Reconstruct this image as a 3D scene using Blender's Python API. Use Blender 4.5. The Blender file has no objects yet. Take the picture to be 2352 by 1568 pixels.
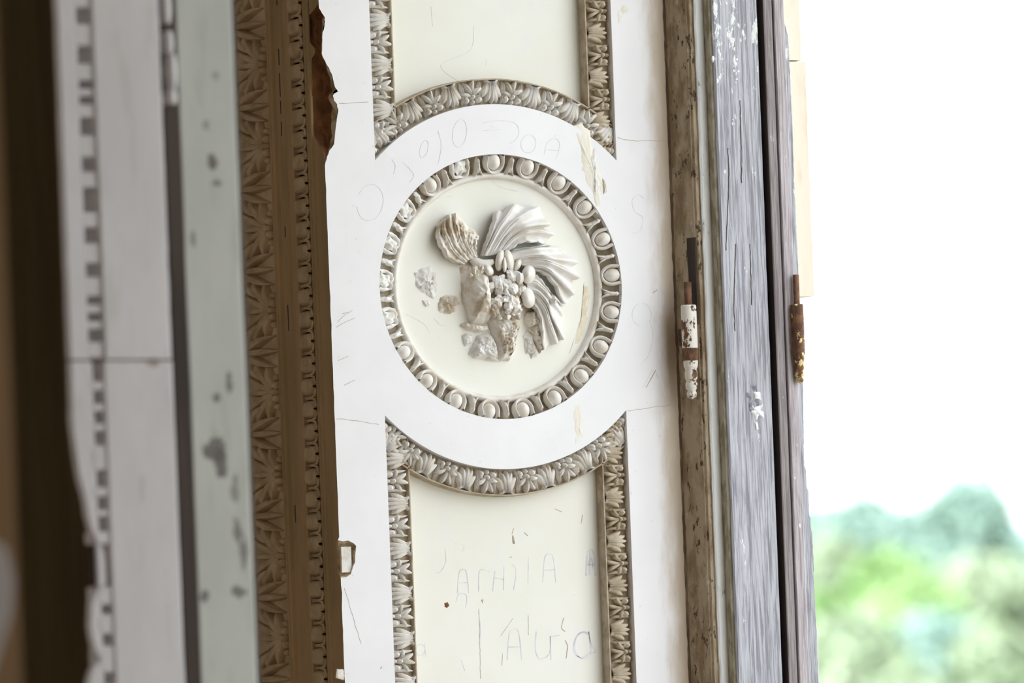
import bpy, math, random
from mathutils import Vector, Matrix, noise
from mathutils.geometry import tessellate_polygon
random.seed(7)
PI = math.pi
SC = bpy.context.scene
COL = SC.collection

# ------------------------------------------------------------------ camera
F_PX = 11760.0                       # 180 mm on a 36 mm sensor, 2352 px wide
ANG, ROLL, DIST, SHIFT = math.radians(24.0), math.radians(2.2), 6.9, 616.0
FW = Vector((math.sin(ANG), math.cos(ANG), 0))
R0 = Vector((math.cos(ANG), -math.sin(ANG), 0)); U0 = Vector((0, 0, 1))
RT = R0*math.cos(ROLL) - U0*math.sin(ROLL)
UP = U0*math.cos(ROLL) + R0*math.sin(ROLL)
O = Vector((0, 0, 2.04))             # centre of the medallion, on the face of the jamb
CAM = O - DIST*(FW + RT*((1153-1176)/F_PX) + UP*((784+SHIFT-658)/F_PX))
cam = bpy.data.cameras.new('camera'); co = bpy.data.objects.new('camera', cam); COL.objects.link(co)
co.matrix_world = Matrix(((RT.x, UP.x, -FW.x, CAM.x), (RT.y, UP.y, -FW.y, CAM.y), (RT.z, UP.z, -FW.z, CAM.z), (0, 0, 0, 1)))
cam.sensor_width = 36; cam.lens = 180; cam.shift_y = SHIFT/2352; cam.clip_start = .05; cam.clip_end = 3000
cam.dof.use_dof = True; cam.dof.focus_distance = 6.88; cam.dof.aperture_fstop = 4.4
SC.camera = co

# ------------------------------------------------------------------ light
w = bpy.data.worlds.new('sky'); SC.world = w; w.use_nodes = True
bg = w.node_tree.nodes['Background']; bg.inputs[0].default_value = (.915, .955, 1, 1); bg.inputs[1].default_value = 2.3
sun = bpy.data.lights.new('sun', 'SUN'); sun.energy = 4.5; sun.angle = math.radians(3); sun.color = (1, .97, .9)
so = bpy.data.objects.new('sun', sun); COL.objects.link(so)
so.rotation_euler = Vector((.55, .35, -.75)).to_track_quat('-Z', 'Y').to_euler()
vs = SC.view_settings; vs.view_transform = 'Standard'; vs.look = 'None'; vs.gamma = 1; vs.use_curve_mapping = False
vs.exposure = 0.6
SC.cycles.max_bounces = 10; SC.cycles.diffuse_bounces = 6

# ------------------------------------------------------------------ helpers
def ray(u, v): return FW + RT*((u-1176)/F_PX) + UP*((784+SHIFT-v)/F_PX)
def PY(u, v, Y=0.0):                 # point on the plane y = Y (parallel to the jamb)
    d = ray(u, v); return CAM + d*((Y-CAM.y)/d.y)
def PX(u, v, X):                     # point on the plane x = X (parallel to the room wall)
    d = ray(u, v); return CAM + d*((X-CAM.x)/d.x)
def PN(u, v, p, n):
    d = ray(u, v); return CAM + d*((p-CAM).dot(n)/d.dot(n))
def PZ(u, v, dist): return CAM + ray(u, v)*dist

def sm(a, b, x):
    t = max(0., min(1., (x-a)/(b-a))); return t*t*(3-2*t)
def lerp(a, b, t): return a+(b-a)*t
def interp(pts, x):                  # piecewise linear (x, y) table
    if x <= pts[0][0]: return pts[0][1]
    for (x0, y0), (x1, y1) in zip(pts, pts[1:]):
        if x <= x1: return y0+(y1-y0)*(x-x0)/(x1-x0)
    return pts[-1][1]
def nz(*a): return noise.noise(Vector(a))

class MB:
    def __init__(s): s.v = []; s.f = []
    def add(s, vs, fs):
        b = len(s.v); s.v += [tuple(p) for p in vs]; s.f += [tuple(i+b for i in f) for f in fs]
    def grid(s, rows, flip=False, close=False):
        b = len(s.v); n = len(rows[0])
        for r in rows: s.v += [tuple(p) for p in r]
        for i in range(len(rows)-1):
            for j in range(n if close else n-1):
                k = (j+1) % n
                q = (b+i*n+j, b+i*n+k, b+(i+1)*n+k, b+(i+1)*n+j)
                s.f.append(q[::-1] if flip else q)
    def box(s, a, c):
        (x0, y0, z0), (x1, y1, z1) = a, c
        s.add([(x0,y0,z0),(x1,y0,z0),(x1,y1,z0),(x0,y1,z0),(x0,y0,z1),(x1,y0,z1),(x1,y1,z1),(x0,y1,z1)],
              [(0,3,2,1),(4,5,6,7),(0,1,5,4),(1,2,6,5),(2,3,7,6),(3,0,4,7)])
    def prism(s, pts, off):          # closed planar loop pts (front), extruded by the vector off
        pts = [Vector(p) for p in pts]; n = len(pts)
        tri = tessellate_polygon([pts])
        s.add(pts, tri); s.add([p+off for p in pts], [t[::-1] for t in tri])
        s.add(pts+[p+off for p in pts], [(i, (i+1) % n, (i+1) % n+n, i+n) for i in range(n)])
    def tube(s, path, r, n=8, cap=True):
        path = [Vector(p) for p in path]; rows = []
        for i, p in enumerate(path):
            d = (path[min(i+1, len(path)-1)]-path[max(i-1, 0)]).normalized()
            a = d.cross(Vector((.13, .9, .41))).normalized(); b = d.cross(a)
            rr = r[i] if isinstance(r, (list, tuple)) else r
            rows.append([p+(a*math.cos(2*PI*k/n)+b*math.sin(2*PI*k/n))*rr for k in range(n)])
        b0 = len(s.v); s.grid(rows, close=True)
        if cap:
            s.f.append(tuple(range(b0+n-1, b0-1, -1))); e = len(s.v); s.f.append(tuple(range(e-n, e)))
    def build(s, name, mat, parent=None, smooth=False, fixn=True):
        me = bpy.data.meshes.new(name)
        off = parent_loc(parent)
        me.from_pydata([(p[0]-off[0], p[1]-off[1], p[2]-off[2]) for p in s.v], [], s.f)
        if fixn:
            import bmesh
            bm = bmesh.new(); bm.from_mesh(me); bmesh.ops.recalc_face_normals(bm, faces=bm.faces); bm.to_mesh(me); bm.free()
        if smooth:
            me.polygons.foreach_set('use_smooth', [True]*len(me.polygons))
        me.materials.append(mat)
        o = bpy.data.objects.new(name, me); COL.objects.link(o)
        if parent: o.parent = parent
        return o
def parent_loc(p):
    v = Vector((0, 0, 0))
    while p is not None:
        v = v+p.location; p = p.parent
    return v
def tag(o, label=None, cat=None, group=None, kind=None):
    if label: o['label'] = label
    if cat: o['category'] = cat
    if group: o['group'] = group
    if kind: o['kind'] = kind
    return o
def empty(name, loc, label, cat, group=None, kind=None):
    o = bpy.data.objects.new(name, None); COL.objects.link(o); o.location = loc; o.empty_display_size = .05
    return tag(o, label, cat, group, kind)
def inst(src, name, parent, mat4):   # another object sharing src's mesh, placed in world space
    o = bpy.data.objects.new(name, src if isinstance(src, bpy.types.Mesh) else src.data); COL.objects.link(o)
    o.parent = parent
    m = Matrix(mat4); m.translation = m.translation-parent_loc(parent)
    o.matrix_local = m
    return o
def mesh_only(mb, name, mat, smooth=True):
    me = bpy.data.meshes.new(name); me.from_pydata(mb.v, [], mb.f)
    import bmesh
    bm = bmesh.new(); bm.from_mesh(me); bmesh.ops.recalc_face_normals(bm, faces=bm.faces); bm.to_mesh(me); bm.free()
    if smooth: me.polygons.foreach_set('use_smooth', [True]*len(me.polygons))
    me.materials.append(mat); return me

# ------------------------------------------------------------------ materials
def S(c):                            # sRGB 0-255 to linear
    return tuple((x/255/12.92 if x/255 <= .04045 else ((x/255+.055)/1.055)**2.4) for x in c)+(1,)
class NT:
    def __init__(s, name):
        s.m = bpy.data.materials.new(name); s.m.use_nodes = True
        s.t = s.m.node_tree; s.N = s.t.nodes; s.L = s.t.links
        s.b = s.N['Principled BSDF']; s.pos = None
    def geo(s, scale=(1, 1, 1), loc=(0, 0, 0), obj=False):
        if obj: src = s.N.new('ShaderNodeTexCoord').outputs['Object']
        else: src = s.N.new('ShaderNodeNewGeometry').outputs['Position']
        mp = s.N.new('ShaderNodeMapping'); s.L.new(src, mp.inputs[0])
        mp.inputs['Scale'].default_value = scale; mp.inputs['Location'].default_value = loc
        return mp.outputs[0]
    def noise(s, vec, sc, det=4, rough=.6, dist=0):
        n = s.N.new('ShaderNodeTexNoise'); s.L.new(vec, n.inputs['Vector'])
        n.inputs['Scale'].default_value = sc; n.inputs['Detail'].default_value = det
        n.inputs['Roughness'].default_value = rough; n.inputs['Distortion'].default_value = dist
        return n.outputs['Fac']
    def ramp(s, fac, a, b):
        r = s.N.new('ShaderNodeMapRange'); r.interpolation_type = 'SMOOTHSTEP'; s.L.new(fac, r.inputs[0])
        r.inputs[1].default_value = a; r.inputs[2].default_value = b; return r.outputs[0]
    def math(s, op, a, b=None):
        n = s.N.new('ShaderNodeMath'); n.operation = op
        for i, x in enumerate((a, b)):
            if x is None: continue
            if isinstance(x, (int, float)): n.inputs[i].default_value = x
            else: s.L.new(x, n.inputs[i])
        return n.outputs[0]
    def mix(s, fac, a, b):
        n = s.N.new('ShaderNodeMix'); n.data_type = 'RGBA'
        if isinstance(fac, (int, float)): n.inputs[0].default_value = fac
        else: s.L.new(fac, n.inputs[0])
        for i, x in ((6, a), (7, b)):
            if isinstance(x, tuple): n.inputs[i].default_value = x
            else: s.L.new(x, n.inputs[i])
        return n.outputs[2]
    def sep(s, vec):
        n = s.N.new('ShaderNodeSeparateXYZ'); s.L.new(vec, n.inputs[0]); return n.outputs
    def spot(s, c, r, vec=None, warp=.0, wsc=60):  # 1 inside an ellipsoid around c, soft and ragged edge
        p = s.geo(tuple(1/x for x in r), tuple(-c[i]/r[i] for i in range(3))) 
        n = s.N.new('ShaderNodeVectorMath'); n.operation = 'LENGTH'; s.L.new(p, n.inputs[0])
        d = n.outputs['Value']
        if warp: d = s.math('ADD', d, s.math('MULTIPLY', s.math('SUBTRACT', s.noise(s.geo(), wsc, 4), .5), warp))
        return s.ramp(d, 1.15, .75)
    def bump(s, h, strength=.3, dist=.002):
        b = s.N.new('ShaderNodeBump'); b.inputs['Strength'].default_value = strength; b.inputs['Distance'].default_value = dist
        s.L.new(h, b.inputs['Height']); s.L.new(b.outputs[0], s.b.inputs['Normal'])
    def done(s, col, rough=.7, spec=.3):
        if isinstance(col, tuple): s.b.inputs['Base Color'].default_value = col
        else: s.L.new(col, s.b.inputs['Base Color'])
        s.b.inputs['Roughness'].default_value = rough; s.b.inputs['Specular IOR Level'].default_value = spec
        return s.m
def simple(name, c1, c2, sc=20, lo=.35, hi=.65, rough=.75, bs=0, bsc=80, bd=.001, stretch=(1, 1, 1), obj=False, spec=.25):
    t = NT(name); g = t.geo(stretch, obj=obj)
    col = t.mix(t.ramp(t.noise(g, sc), lo, hi), c1, c2)
    if bs: t.bump(t.noise(g, bsc, 5), bs, bd)
    return t.done(col, rough, spec)

def mk_face():
    # smooth cool white stucco, faint blotches and specks, brown tint growing towards the window frame
    t = NT('white_stucco'); g = t.geo()
    c = t.mix(t.ramp(t.noise(g, 9, 3), .3, .7), (.80, .80, .825, 1), (.845, .845, .87, 1))
    sp = t.ramp(t.noise(g, 130, 2, .5), .70, .78)
    c = t.mix(t.math('MULTIPLY', sp, .35), c, (.45, .40, .36, 1))
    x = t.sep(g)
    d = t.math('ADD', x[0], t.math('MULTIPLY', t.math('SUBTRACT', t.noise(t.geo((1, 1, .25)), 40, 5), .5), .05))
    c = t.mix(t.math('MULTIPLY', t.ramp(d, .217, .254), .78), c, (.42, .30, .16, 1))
    st = t.ramp(t.noise(t.geo((1, 1, .3)), 26, 5, .7), .60, .72)
    c = t.mix(t.math('MULTIPLY', st, .12), c, (.66, .58, .44, 1))
    t.bump(t.noise(g, 60, 3), .06, .002)
    return t.done(c, .42, .35)
def mk_field():
    t = NT('cream_stucco'); g = t.geo()
    c = t.mix(t.ramp(t.noise(g, 7, 3), .3, .7), (.80, .80, .725, 1), (.835, .835, .78, 1))
    sp = t.ramp(t.noise(g, 110, 3, .6), .66, .76)
    c = t.mix(t.math('MULTIPLY', sp, .25), c, (.55, .56, .62, 1))
    bl = t.ramp(t.noise(t.geo((1, 1, .5), (3, 0, 1)), 22, 4), .55, .7)
    c = t.mix(t.math('MULTIPLY', bl, .25), c, (.74, .76, .82, 1))
    t.bump(t.noise(g, 60, 3), .06, .002)
    return t.done(c, .45, .35)
M = {}
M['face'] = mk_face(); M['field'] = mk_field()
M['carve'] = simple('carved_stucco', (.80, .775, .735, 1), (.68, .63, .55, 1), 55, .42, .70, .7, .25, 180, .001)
M['shadowed'] = simple('shadowed_carved_stucco', (.66, .58, .46, 1), (.46, .38, .27, 1), 50, .35, .65, .8, .25, 180, .001)  # darker copy of the carved stucco with the right-hand shade in it
M['acanthus'] = simple('white_acanthus_stucco', (.81, .80, .79, 1), (.72, .68, .62, 1), 40, .42, .72, .6, .2, 200, .0008)
M['rubble'] = simple('broken_plaster', (.80, .76, .70, 1), (.52, .43, .32, 1), 45, .42, .66, .9, .7, 140, .002)
M['scar'] = simple('pale_plaster_scar', (.82, .81, .79, 1), (.66, .62, .55, 1), 60, .45, .7, .9, .6, 150, .002)
M['streak'] = simple('cream_repair_plaster', (.82, .79, .70, 1), (.76, .68, .50, 1), 30, .5, .76, .9, .5, 90, .002, (1, 1, .25))
M['stain'] = simple('tan_water_stain', (.78, .72, .58, 1), (.62, .53, .38, 1), 60, .4, .7, .9, .5, 120, .002)
M['bed'] = simple('dirt_and_gap_shade', (.54, .47, .37, 1), (.38, .31, .22, 1), 60, .35, .65, .9, .3, 160, .001)  # dust brown that also puts the shade of the deep gaps into colour
M['brown'] = simple('brown_dusty_paint', (.50, .345, .195, 1), (.40, .295, .16, 1), 14, .4, .6, .7, .2, 120, .001, (1, 1, .2))
M['brown_leaf'] = simple('brown_dusty_carving', (.62, .485, .32, 1), (.48, .36, .22, 1), 40, .35, .65, .75, .3, 160, .001)
M['brick'] = simple('raw_red_brick', (.25, .11, .045, 1), (.16, .075, .03, 1), 50, .35, .65, .95, .8, 120, .003)
M['mortar'] = simple('raw_mortar', (.72, .62, .45, 1), (.36, .25, .13, 1), 60, .4, .65, .95, .9, 120, .003)
M['pencil'] = simple('pencil', (.63, .64, .71, 1), (.79, .79, .82, 1), 90, .35, .7, .8)
M['crack'] = simple('crack_line', (.40, .34, .27, 1), (.62, .57, .50, 1), 60, .4, .7, .9)
M['panelling'] = simple('dark_brown_panelling', (.125, .095, .042, 1), (.085, .062, .027, 1), 5, .35, .65, .7, stretch=(1, 1, .2))
M['room'] = simple('ochre_room_wall', (.50, .40, .28, 1), (.42, .33, .22, 1), 3)
M['roomceil'] = simple('stained_ceiling', (.66, .60, .50, 1), (.58, .5, .4, 1), 3)
M['floor'] = simple('worn_floor_boards', (.36, .27, .17, 1), (.26, .19, .11, 1), 6, stretch=(1, 8, 1))
M['outwall'] = simple('cream_render', (.74, .67, .56, 1), (.66, .55, .42, 1), 30, .5, .75, .9, .3, 60, .002, (1, 1, .3))
M['ground'] = simple('meadow', (.22, .25, .12, 1), (.16, .20, .09, 1), .05, rough=.95)
M['reflector'] = simple('pale_reflector_slab', (.62, .59, .55, 1), (.52, .49, .45, 1), 4)
M['crevice'] = simple('dirt_filled_crevice', (.13, .092, .06, 1), (.26, .19, .12, 1), 60, .45, .7, .95, .6, 150, .002, (1, 1, .4))
M['crack_and_shade'] = simple('crack_and_recess_shade', (.075, .055, .045, 1), (.04, .03, .025, 1), 30, stretch=(1, 1, .15))  # near-black for cracks; also stands in for shade in gap and recess

def mk_wood(name, base, dark, paint_amt, zlo=1.4, zhi=2.5):
    t = NT(name); g = t.geo()
    grain = t.noise(t.geo((1, 1, .035)), 330, 5, .65, .6)
    wave = t.noise(t.geo((1, 1, .12)), 60, 3, .5, 2.5)
    c = t.mix(t.ramp(grain, .36, .60), dark, base)
    c = t.mix(t.math('MULTIPLY', t.ramp(wave, .55, .68), .4), c, dark)
    z = t.sep(g)[2]
    hi = t.ramp(z, zlo, zhi)
    pn = t.noise(t.geo((1, 1, .35)), 75, 6, .72)
    thr = t.math('ADD', pn, t.math('MULTIPLY', hi, paint_amt))
    c = t.mix(t.ramp(thr, .66, .69), c, (.82, .84, .84, 1))
    t.bump(t.math('ADD', grain, t.math('MULTIPLY', t.ramp(thr, .70, .74), .6)), .6, .0015)
    return t.done(c, .8, .2)
M['grey'] = mk_wood('grey_weathered_wood', (.50, .51, .56, 1), (.25, .25, .285, 1), .11, 2.19, 2.42)
M['lilac'] = mk_wood('bare_silver_wood', (.52, .48, .505, 1), (.32, .285, .30, 1), 0)
M['bead'] = mk_wood('flaking_white_paint', (.42, .43, .43, 1), (.22, .22, .21, 1), .34, 0, 1)
def mk_dirty():
    t = NT('grimy_brown_paint')
    g = t.geo((1, 1, .35))
    c = t.mix(t.ramp(t.noise(g, 40, 5, .7), .4, .62), (.42, .34, .24, 1), (.24, .17, .10, 1))
    c = t.mix(t.ramp(t.noise(t.geo((1, 1, .5)), 100, 4, .7), .585, .645), c, (.085, .055, .035, 1))
    c = t.mix(t.math('MULTIPLY', t.ramp(t.noise(t.geo((1, 1, .4), (4, 2, 1)), 90, 4, .7), .63, .70), .6), c, (.60, .55, .46, 1))
    t.bump(t.noise(g, 80, 5), .5, .002)
    return t.done(c, .7, .2)
M['dirty'] = mk_dirty()
M['slime'] = simple('mossy_groove', (.42, .39, .31, 1), (.25, .22, .15, 1), 70, .4, .6, .9, .6, 160, .002, (1, 1, .4))
def mk_rust(name, paint, amt):
    t = NT(name); g = t.geo((1, 1, .6))
    c = t.mix(t.ramp(t.noise(g, 90, 4, .7), .4, .6), (.085, .042, .027, 1), (.19, .095, .05, 1))
    f = t.ramp(t.noise(t.geo((1, 1, .7), (1, 5, 2)), 70, 5, .65), amt, amt+.04)
    c = t.mix(f, c, paint)
    t.bump(t.noise(g, 150, 5), .6, .001)
    return t.done(c, .75, .3)
M['rust'] = mk_rust('rusty_iron', (.16, .09, .07, 1), .62)
M['rustw'] = mk_rust('white_painted_rusty_iron', (.74, .71, .64, 1), .435)
M['rusty'] = mk_rust('rusty_iron_with_yellow_paint', (.72, .58, .30, 1), .565)

def leafmat(name, a, b):
    t = NT(name)
    c = t.mix(t.ramp(t.noise(t.geo(), .5, 2), .35, .65), a, b)
    t.done(c, .6, .25)
    return t.m
M['leaf_dark'] = leafmat('haze_blued_foliage', (.25, .38, .34, 1), (.31, .44, .39, 1))  # bluish tone carries the haze over the distant back row
M['leaf_mid'] = leafmat('green_foliage', (.24, .40, .16, 1), (.32, .47, .22, 1))
M['leaf_pale'] = leafmat('pale_foliage', (.31, .40, .27, 1), (.42, .50, .37, 1))
M['bark'] = simple('bark', (.16, .12, .09, 1), (.09, .07, .05, 1), 6)

# ------------------------------------------------------------------ shared measures of the jamb
XC = PY(757, 658).x                  # corner of jamb and room wall
XF = PY(1548, 700).x                 # where the jamb meets the window frame
XL, XR = -.178, .178                 # edges of the sunk panels
R1, R2 = .1785, .246                 # medallion hole, outer edge of the flat ring
DF, DB = .027, .0165                  # depth of the sunk fields and of the carved bands
ZB, ZT = .2, 3.45                    # foot and head of the jamb
ztip = math.sqrt(R2*R2-XR*XR)

# ================================================================== THE ROOM
def wallbox(name, a, b, mat, label, cat='wall'):
    mb = MB(); mb.box(a, b); o = mb.build(name, mat); return tag(o, label, cat, kind='structure')
YN, YW = -2.75, -8.6
wallbox('floor', (-6.8, -9.3, -.2), (.45, 3.9, 0), M['floor'], 'worn brown board floor of the room, below the picture', 'floor')
wallbox('ceiling', (-6.8, -9.3, 4.2), (.45, 3.9, 4.4), M['roomceil'], 'stained pale ceiling of the room, above the picture', 'ceiling')
wallbox('wall_rear', (-6.8, -9.3, 0), (.40, -9.0, 4.2), M['room'], 'plain ochre wall behind the viewer')
wallbox('wall_far', (-6.8, 3.6, 0), (.40, 3.9, 4.2), M['room'], 'plain ochre end wall hidden behind the open door')
mb = MB(); ys = [-9.0, -7.2, -6.0, -3.2, -2.0, 3.6]  # openings added to this unseen wall to light the architrave
for i in range(0, 6, 2): mb.box((-6.8, ys[i], 0), (-6.5, ys[i+1], 4.2))
for i in range(1, 5, 2): mb.box((-6.8, ys[i], 3.4), (-6.5, ys[i+1], 4.2)); mb.box((-6.8, ys[i], 0), (-6.5, ys[i+1], .7))
tag(mb.build('wall_left', M['room']), 'ochre wall with two tall openings, unseen, added to let light onto the architrave', 'wall', kind='structure')
# facade: near pier, an unseen opening added to light the room, lintels
fb = MB()
fb.box((XC, -4.7, 0), (.40, YN, 4.2)); fb.box((XC, -9.0, 0), (.40, -7.6, 4.2))
fb.box((XC, YN, 3.5), (.40, 0, 4.2)); fb.box((XC, -7.6, 3.5), (.40, -4.7, 4.2))
fb.box((XC, .42, 0), (.40, 3.6, 4.2)); fb.box((XC+.03, .03, 0), (.38, .42, 4.2))
tag(fb.build('wall_right', M['panelling']), 'dark brown panelled room wall beside the tall window opening', 'wall', kind='structure')
gb = MB(); gb.box((.46, -400, -4.4), (900, 900, -4.0))
tb = MB(); tb.box((.40, -12, -.3), (9, 8, -.06)); tag(tb.build('reflector', M['reflector']), 'pale stone terrace slab outside, unseen, added to bounce light into the window', 'reflector', kind='structure')  # added slab, out of view, bouncing light up into the window
tag(gb.build('ground', M['ground']), 'green meadow far below the window', 'ground', kind='structure')

# ================================================================== THE JAMB
jamb = empty('wall_back', (0, 0, 0), 'white stucco window jamb with sunk cream panels, faint pencil scribbles and a chipped corner', 'wall', kind='structure')
CHIP = [(-300, 0), (8, 0), (15, -1), (25, 4), (40, 13), (60, 12), (75, 6), (110, 4), (125, 3), (140, 9), (158, 19), (175, 25),
        (200, 30), (210, 37), (217, 24), (230, 27), (240, 33), (253, 36), (270, 32), (300, 27), (325, 24), (335, 21), (345, 12), (360, 6), (378, 0), (400, 0)]
CHIPL = [(-300, 0), (8, 0), (20, 9), (40, 27), (70, 28), (100, 22), (112, 12), (122, 12), (135, 21), (160, 22), (190, 21), (230, 24), (270, 24), (310, 22), (330, 14), (350, 3), (365, 0), (400, 0)]
def corner_u(v):                     # the intact corner in the photograph
    d = Vector((XC, 0, 0)); z = PY(757, v).z
    q = Vector((XC, 0, z))-CAM; return 1176+F_PX*q.dot(RT)/q.dot(FW)
left = []
vv = list(range(0, 381, 5))
edge = []
for v in vv:
    c = corner_u(v); e = interp(CHIP, v)+(1.6*nz(v*.21, 3, 1) if 12 < v < 370 else 0)
    p = PY(c+e, v); edge.append((max(p.x, XC), p.z))
HOLE = [(776, 1240), (788, 1243), (800, 1241), (812, 1247), (818, 1253), (816, 1275), (816, 1290), (811, 1300), (806, 1318), (795, 1325), (784, 1326), (779, 1318)]
hp = [PY(u, v) for u, v in HOLE]
outer = [Vector((XC, 0, ZT))]+[Vector((x, 0, z)) for x, z in edge]
zz = edge[-1][1]
zh = hp[0].z
z = zz-.02
while z > zh+.02:
    outer.append(Vector((XC+max(0, .0016*nz(z*60, 8, 2)), 0, z))); z -= .012
outer += [Vector((XC, 0, zh+.004))]+[Vector((p.x, 0, p.z)) for p in hp]+[Vector((XC, 0, hp[-1].z-.004))]
z = hp[-1].z-.015
while z > 1.45:
    outer.append(Vector((XC+max(0, .003*nz(z*45, 1, 2)), 0, z))); z -= .010
outer += [Vector((XC, 0, ZB)), Vector((XF+.03, 0, ZB)), Vector((XF+.03, 0, ZT))]
def circ(r, a0, a1, n): return [Vector((r*math.cos(lerp(a0, a1, i/n)), 0, O.z+r*math.sin(lerp(a0, a1, i/n)))) for i in range(n+1)]
hole_c = circ(R1, 0, 2*PI, 120)[:-1]
at = math.atan2(ztip, XR)
hole_u = [Vector((XL, 0, 3.25)), Vector((XR, 0, 3.25))]+circ(R2, at, PI-at, 60)
hole_l = [Vector((XR, 0, .45)), Vector((XL, 0, .45))]+circ(R2, PI+at, 2*PI-at, 60)
loops = [outer, hole_c, hole_u, hole_l]
mb = MB(); flat = [p for l in loops for p in l]
mb.add(flat, tessellate_polygon(loops))
for l in loops[1:]:
    n = len(l); mb.add(l+[p+Vector((0, .034, 0)) for p in l], [(i, (i+1) % n, (i+1) % n+n, i+n) for i in range(n)])
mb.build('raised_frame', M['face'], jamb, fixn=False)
for nm, z0, z1 in (('panel_field', O.z+.14, 3.3), ('panel_field', .4, O.z-.14)):
    mb = MB(); mb.box((XL-.01, DF, z0), (XR+.01, DF+.012, z1)); mb.build(nm, M['field'], jamb)

# ---- broken corner: brick and mortar under the lost plaster
def chip(v0, v1, nm):
    A, B = MB(), MB(); rows = []
    n = int((v1-v0)/4)
    for i in range(n+1):
        v = lerp(v0, v1, i/n); c = corner_u(v)
        pr = PY(c+interp(CHIP, v)+.6, v); pr.x = max(pr.x, XC)
        pl = PX(c-interp(CHIPL, v)-.6, v, XC); pl.y = max(pl.y, 0)
        a = Vector((pl.x, pl.y, pl.z)); b = Vector((pr.x, pr.y, pl.z))
        row = []
        for j in range(15):
            t = j/14; p = a.lerp(b, t)
            bl = math.sin(PI*t)
            amt = min(.012, .35*(b-a).length)*bl*(1+.9*nz(p.z*70, t*5, 3)) 
            p += Vector((.75, .65, 0))*amt+Vector((0, 0, .002*bl*nz(t*6, p.z*80, 9)))
            row.append(p)
        rows.append(row)
    A.grid([r[:10] for r in rows]); B.grid([r[9:] for r in rows])
    o = A.build('brick', M['brick'], jamb); tag(o, 'raw red-brown brick laid bare')
    tag(B.build('mortar', M['mortar'], jamb), 'pale crumbly edge of lost plaster')
chip(10, 122, 'a'); chip(118, 376, 'b')
# the second hole, a pocket with a pale brick end in it
mb = MB(); cen = sum(hp, Vector())/len(hp)
rows = []
for k, dep in ((1, 0), (.93, .007), (.8, .012), (.55, .013), (.2, .012)):
    rows.append([Vector((cen.x+(p.x-cen.x)*k, dep+.002*nz(p.x*200, p.z*200, k*4), cen.z+(p.z-cen.z)*k)) for p in hp])
mb.grid(rows, close=True); mb.build('broken_pocket', M['mortar'], jamb)
mb = MB(); c2 = PY(797, 1283, .004)
mb.box((c2.x-.008, .003, c2.z-.018), (c2.x+.006, .02, c2.z+.016)); tag(mb.build('brick', M['scar'], jamb), 'pale brick end in the small hole')

# ---- broken, lumpy plaster on a plane: outline in photo pixels put on the plane y = Y
def blob(pts, Y, h, amp, rings=9, seed=0, sc=90, power=2.2, lean=(0, 0), base=.001, sub=4):
    loop = []
    n = len(pts)
    for i in range(n):               # subdivide and roughen the outline
        a, b = Vector(pts[i]), Vector(pts[(i+1) % n])
        for k in range(sub):
            p = a.lerp(b, k/sub); loop.append(p+Vector((nz(p.x*.25, p.y*.25, seed), nz(p.x*.25, p.y*.25, seed+7)))*2.6)
    c = sum(loop, Vector((0, 0)))/len(loop)
    mb = MB(); rows = []
    for r in range(rings+1):
        k = 1-r/rings; row = []
        for p in loop:
            q = c+(p-c)*max(k, .02)
            w3 = PY(q.x, q.y, Y)
            hh = h*(1-k**power)
            n1 = 1-2.2*abs(nz(w3.x*sc*1.7, w3.z*sc*1.7, seed+2))
            hh += amp*min(1, (1-k)*5)*(nz(w3.x*sc, w3.z*sc, seed)+.7*(n1-.5)+.6*nz(w3.x*sc*3.1, w3.z*sc*3.1, seed+3)+.45*nz(w3.x*sc*6.5, w3.z*sc*6.5, seed+5))
            hh = max(hh, -.0005)
            s = hh/max(h, 1e-6)
            row.append((w3.x+lean[0]*s, Y+base-hh if r else Y+.002, w3.z+lean[1]*s))
        rows.append(row)
    mb.grid(rows, close=True)
    return mb
def face_patch(pts, h, amp, mat, nm='plaster_patch', seed=0, Y=0, lab=None, sc=90):
    o = blob(pts, Y, h, amp, 7, seed, sc, 3.5).build(nm, mat, jamb, True)
    if lab: o['label'] = lab
face_patch([(1315, 290), (1335, 283), (1355, 300), (1362, 330), (1368, 335), (1375, 380), (1388, 405), (1398, 440), (1384, 450), (1386, 488), (1372, 490), (1360, 455), (1345, 430), (1332, 395), (1331, 370), (1328, 330)], .0017, .0007, M['streak'], seed=1, lab='long cream streak of exposed plaster beside the medallion')
face_patch([(1352, 335), (1366, 330), (1372, 380), (1380, 440), (1372, 480), (1362, 440), (1354, 390)], .0022, .0012, M['scar'], seed=2)
face_patch([(1383, 408), (1388, 412), (1398, 440), (1386, 448)], .003, .001, M['rubble'], seed=3)
face_patch([(1312, 925), (1333, 905), (1340, 950), (1338, 990), (1344, 1012), (1334, 1032), (1318, 1030), (1316, 980)], .0013, .0006, M['streak'], seed=4, lab='pale patch of exposed plaster under the medallion')
face_patch([(1418, 0), (1440, 0), (1450, 20), (1432, 45), (1418, 70), (1412, 40)], .0012, .0006, M['streak'], seed=5)
face_patch([(775, 722), (800, 708), (818, 712), (812, 735), (790, 752), (772, 745)], .0006, .0006, M['scar'], seed=6)
face_patch([(1452, 1188), (1462, 1185), (1466, 1195), (1456, 1202)], .0006, .0006, M['rubble'], seed=6)
face_patch([(775, 1536), (800, 1536), (806, 1548), (796, 1564), (772, 1556)], .0006, .0006, M['streak'], seed=8)
face_patch([(1018, 1384), (1028, 1380), (1034, 1390), (1028, 1398), (1021, 1394)], .002, .001, M['brick'], 'rust_spot', 9, DF, 'small rust-red spot on the lower cream panel')
face_patch([(1104, 1376), (1112, 1374), (1115, 1382), (1108, 1386)], .002, .001, M['rubble'], 'plaster_patch', 10, DF)
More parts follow.
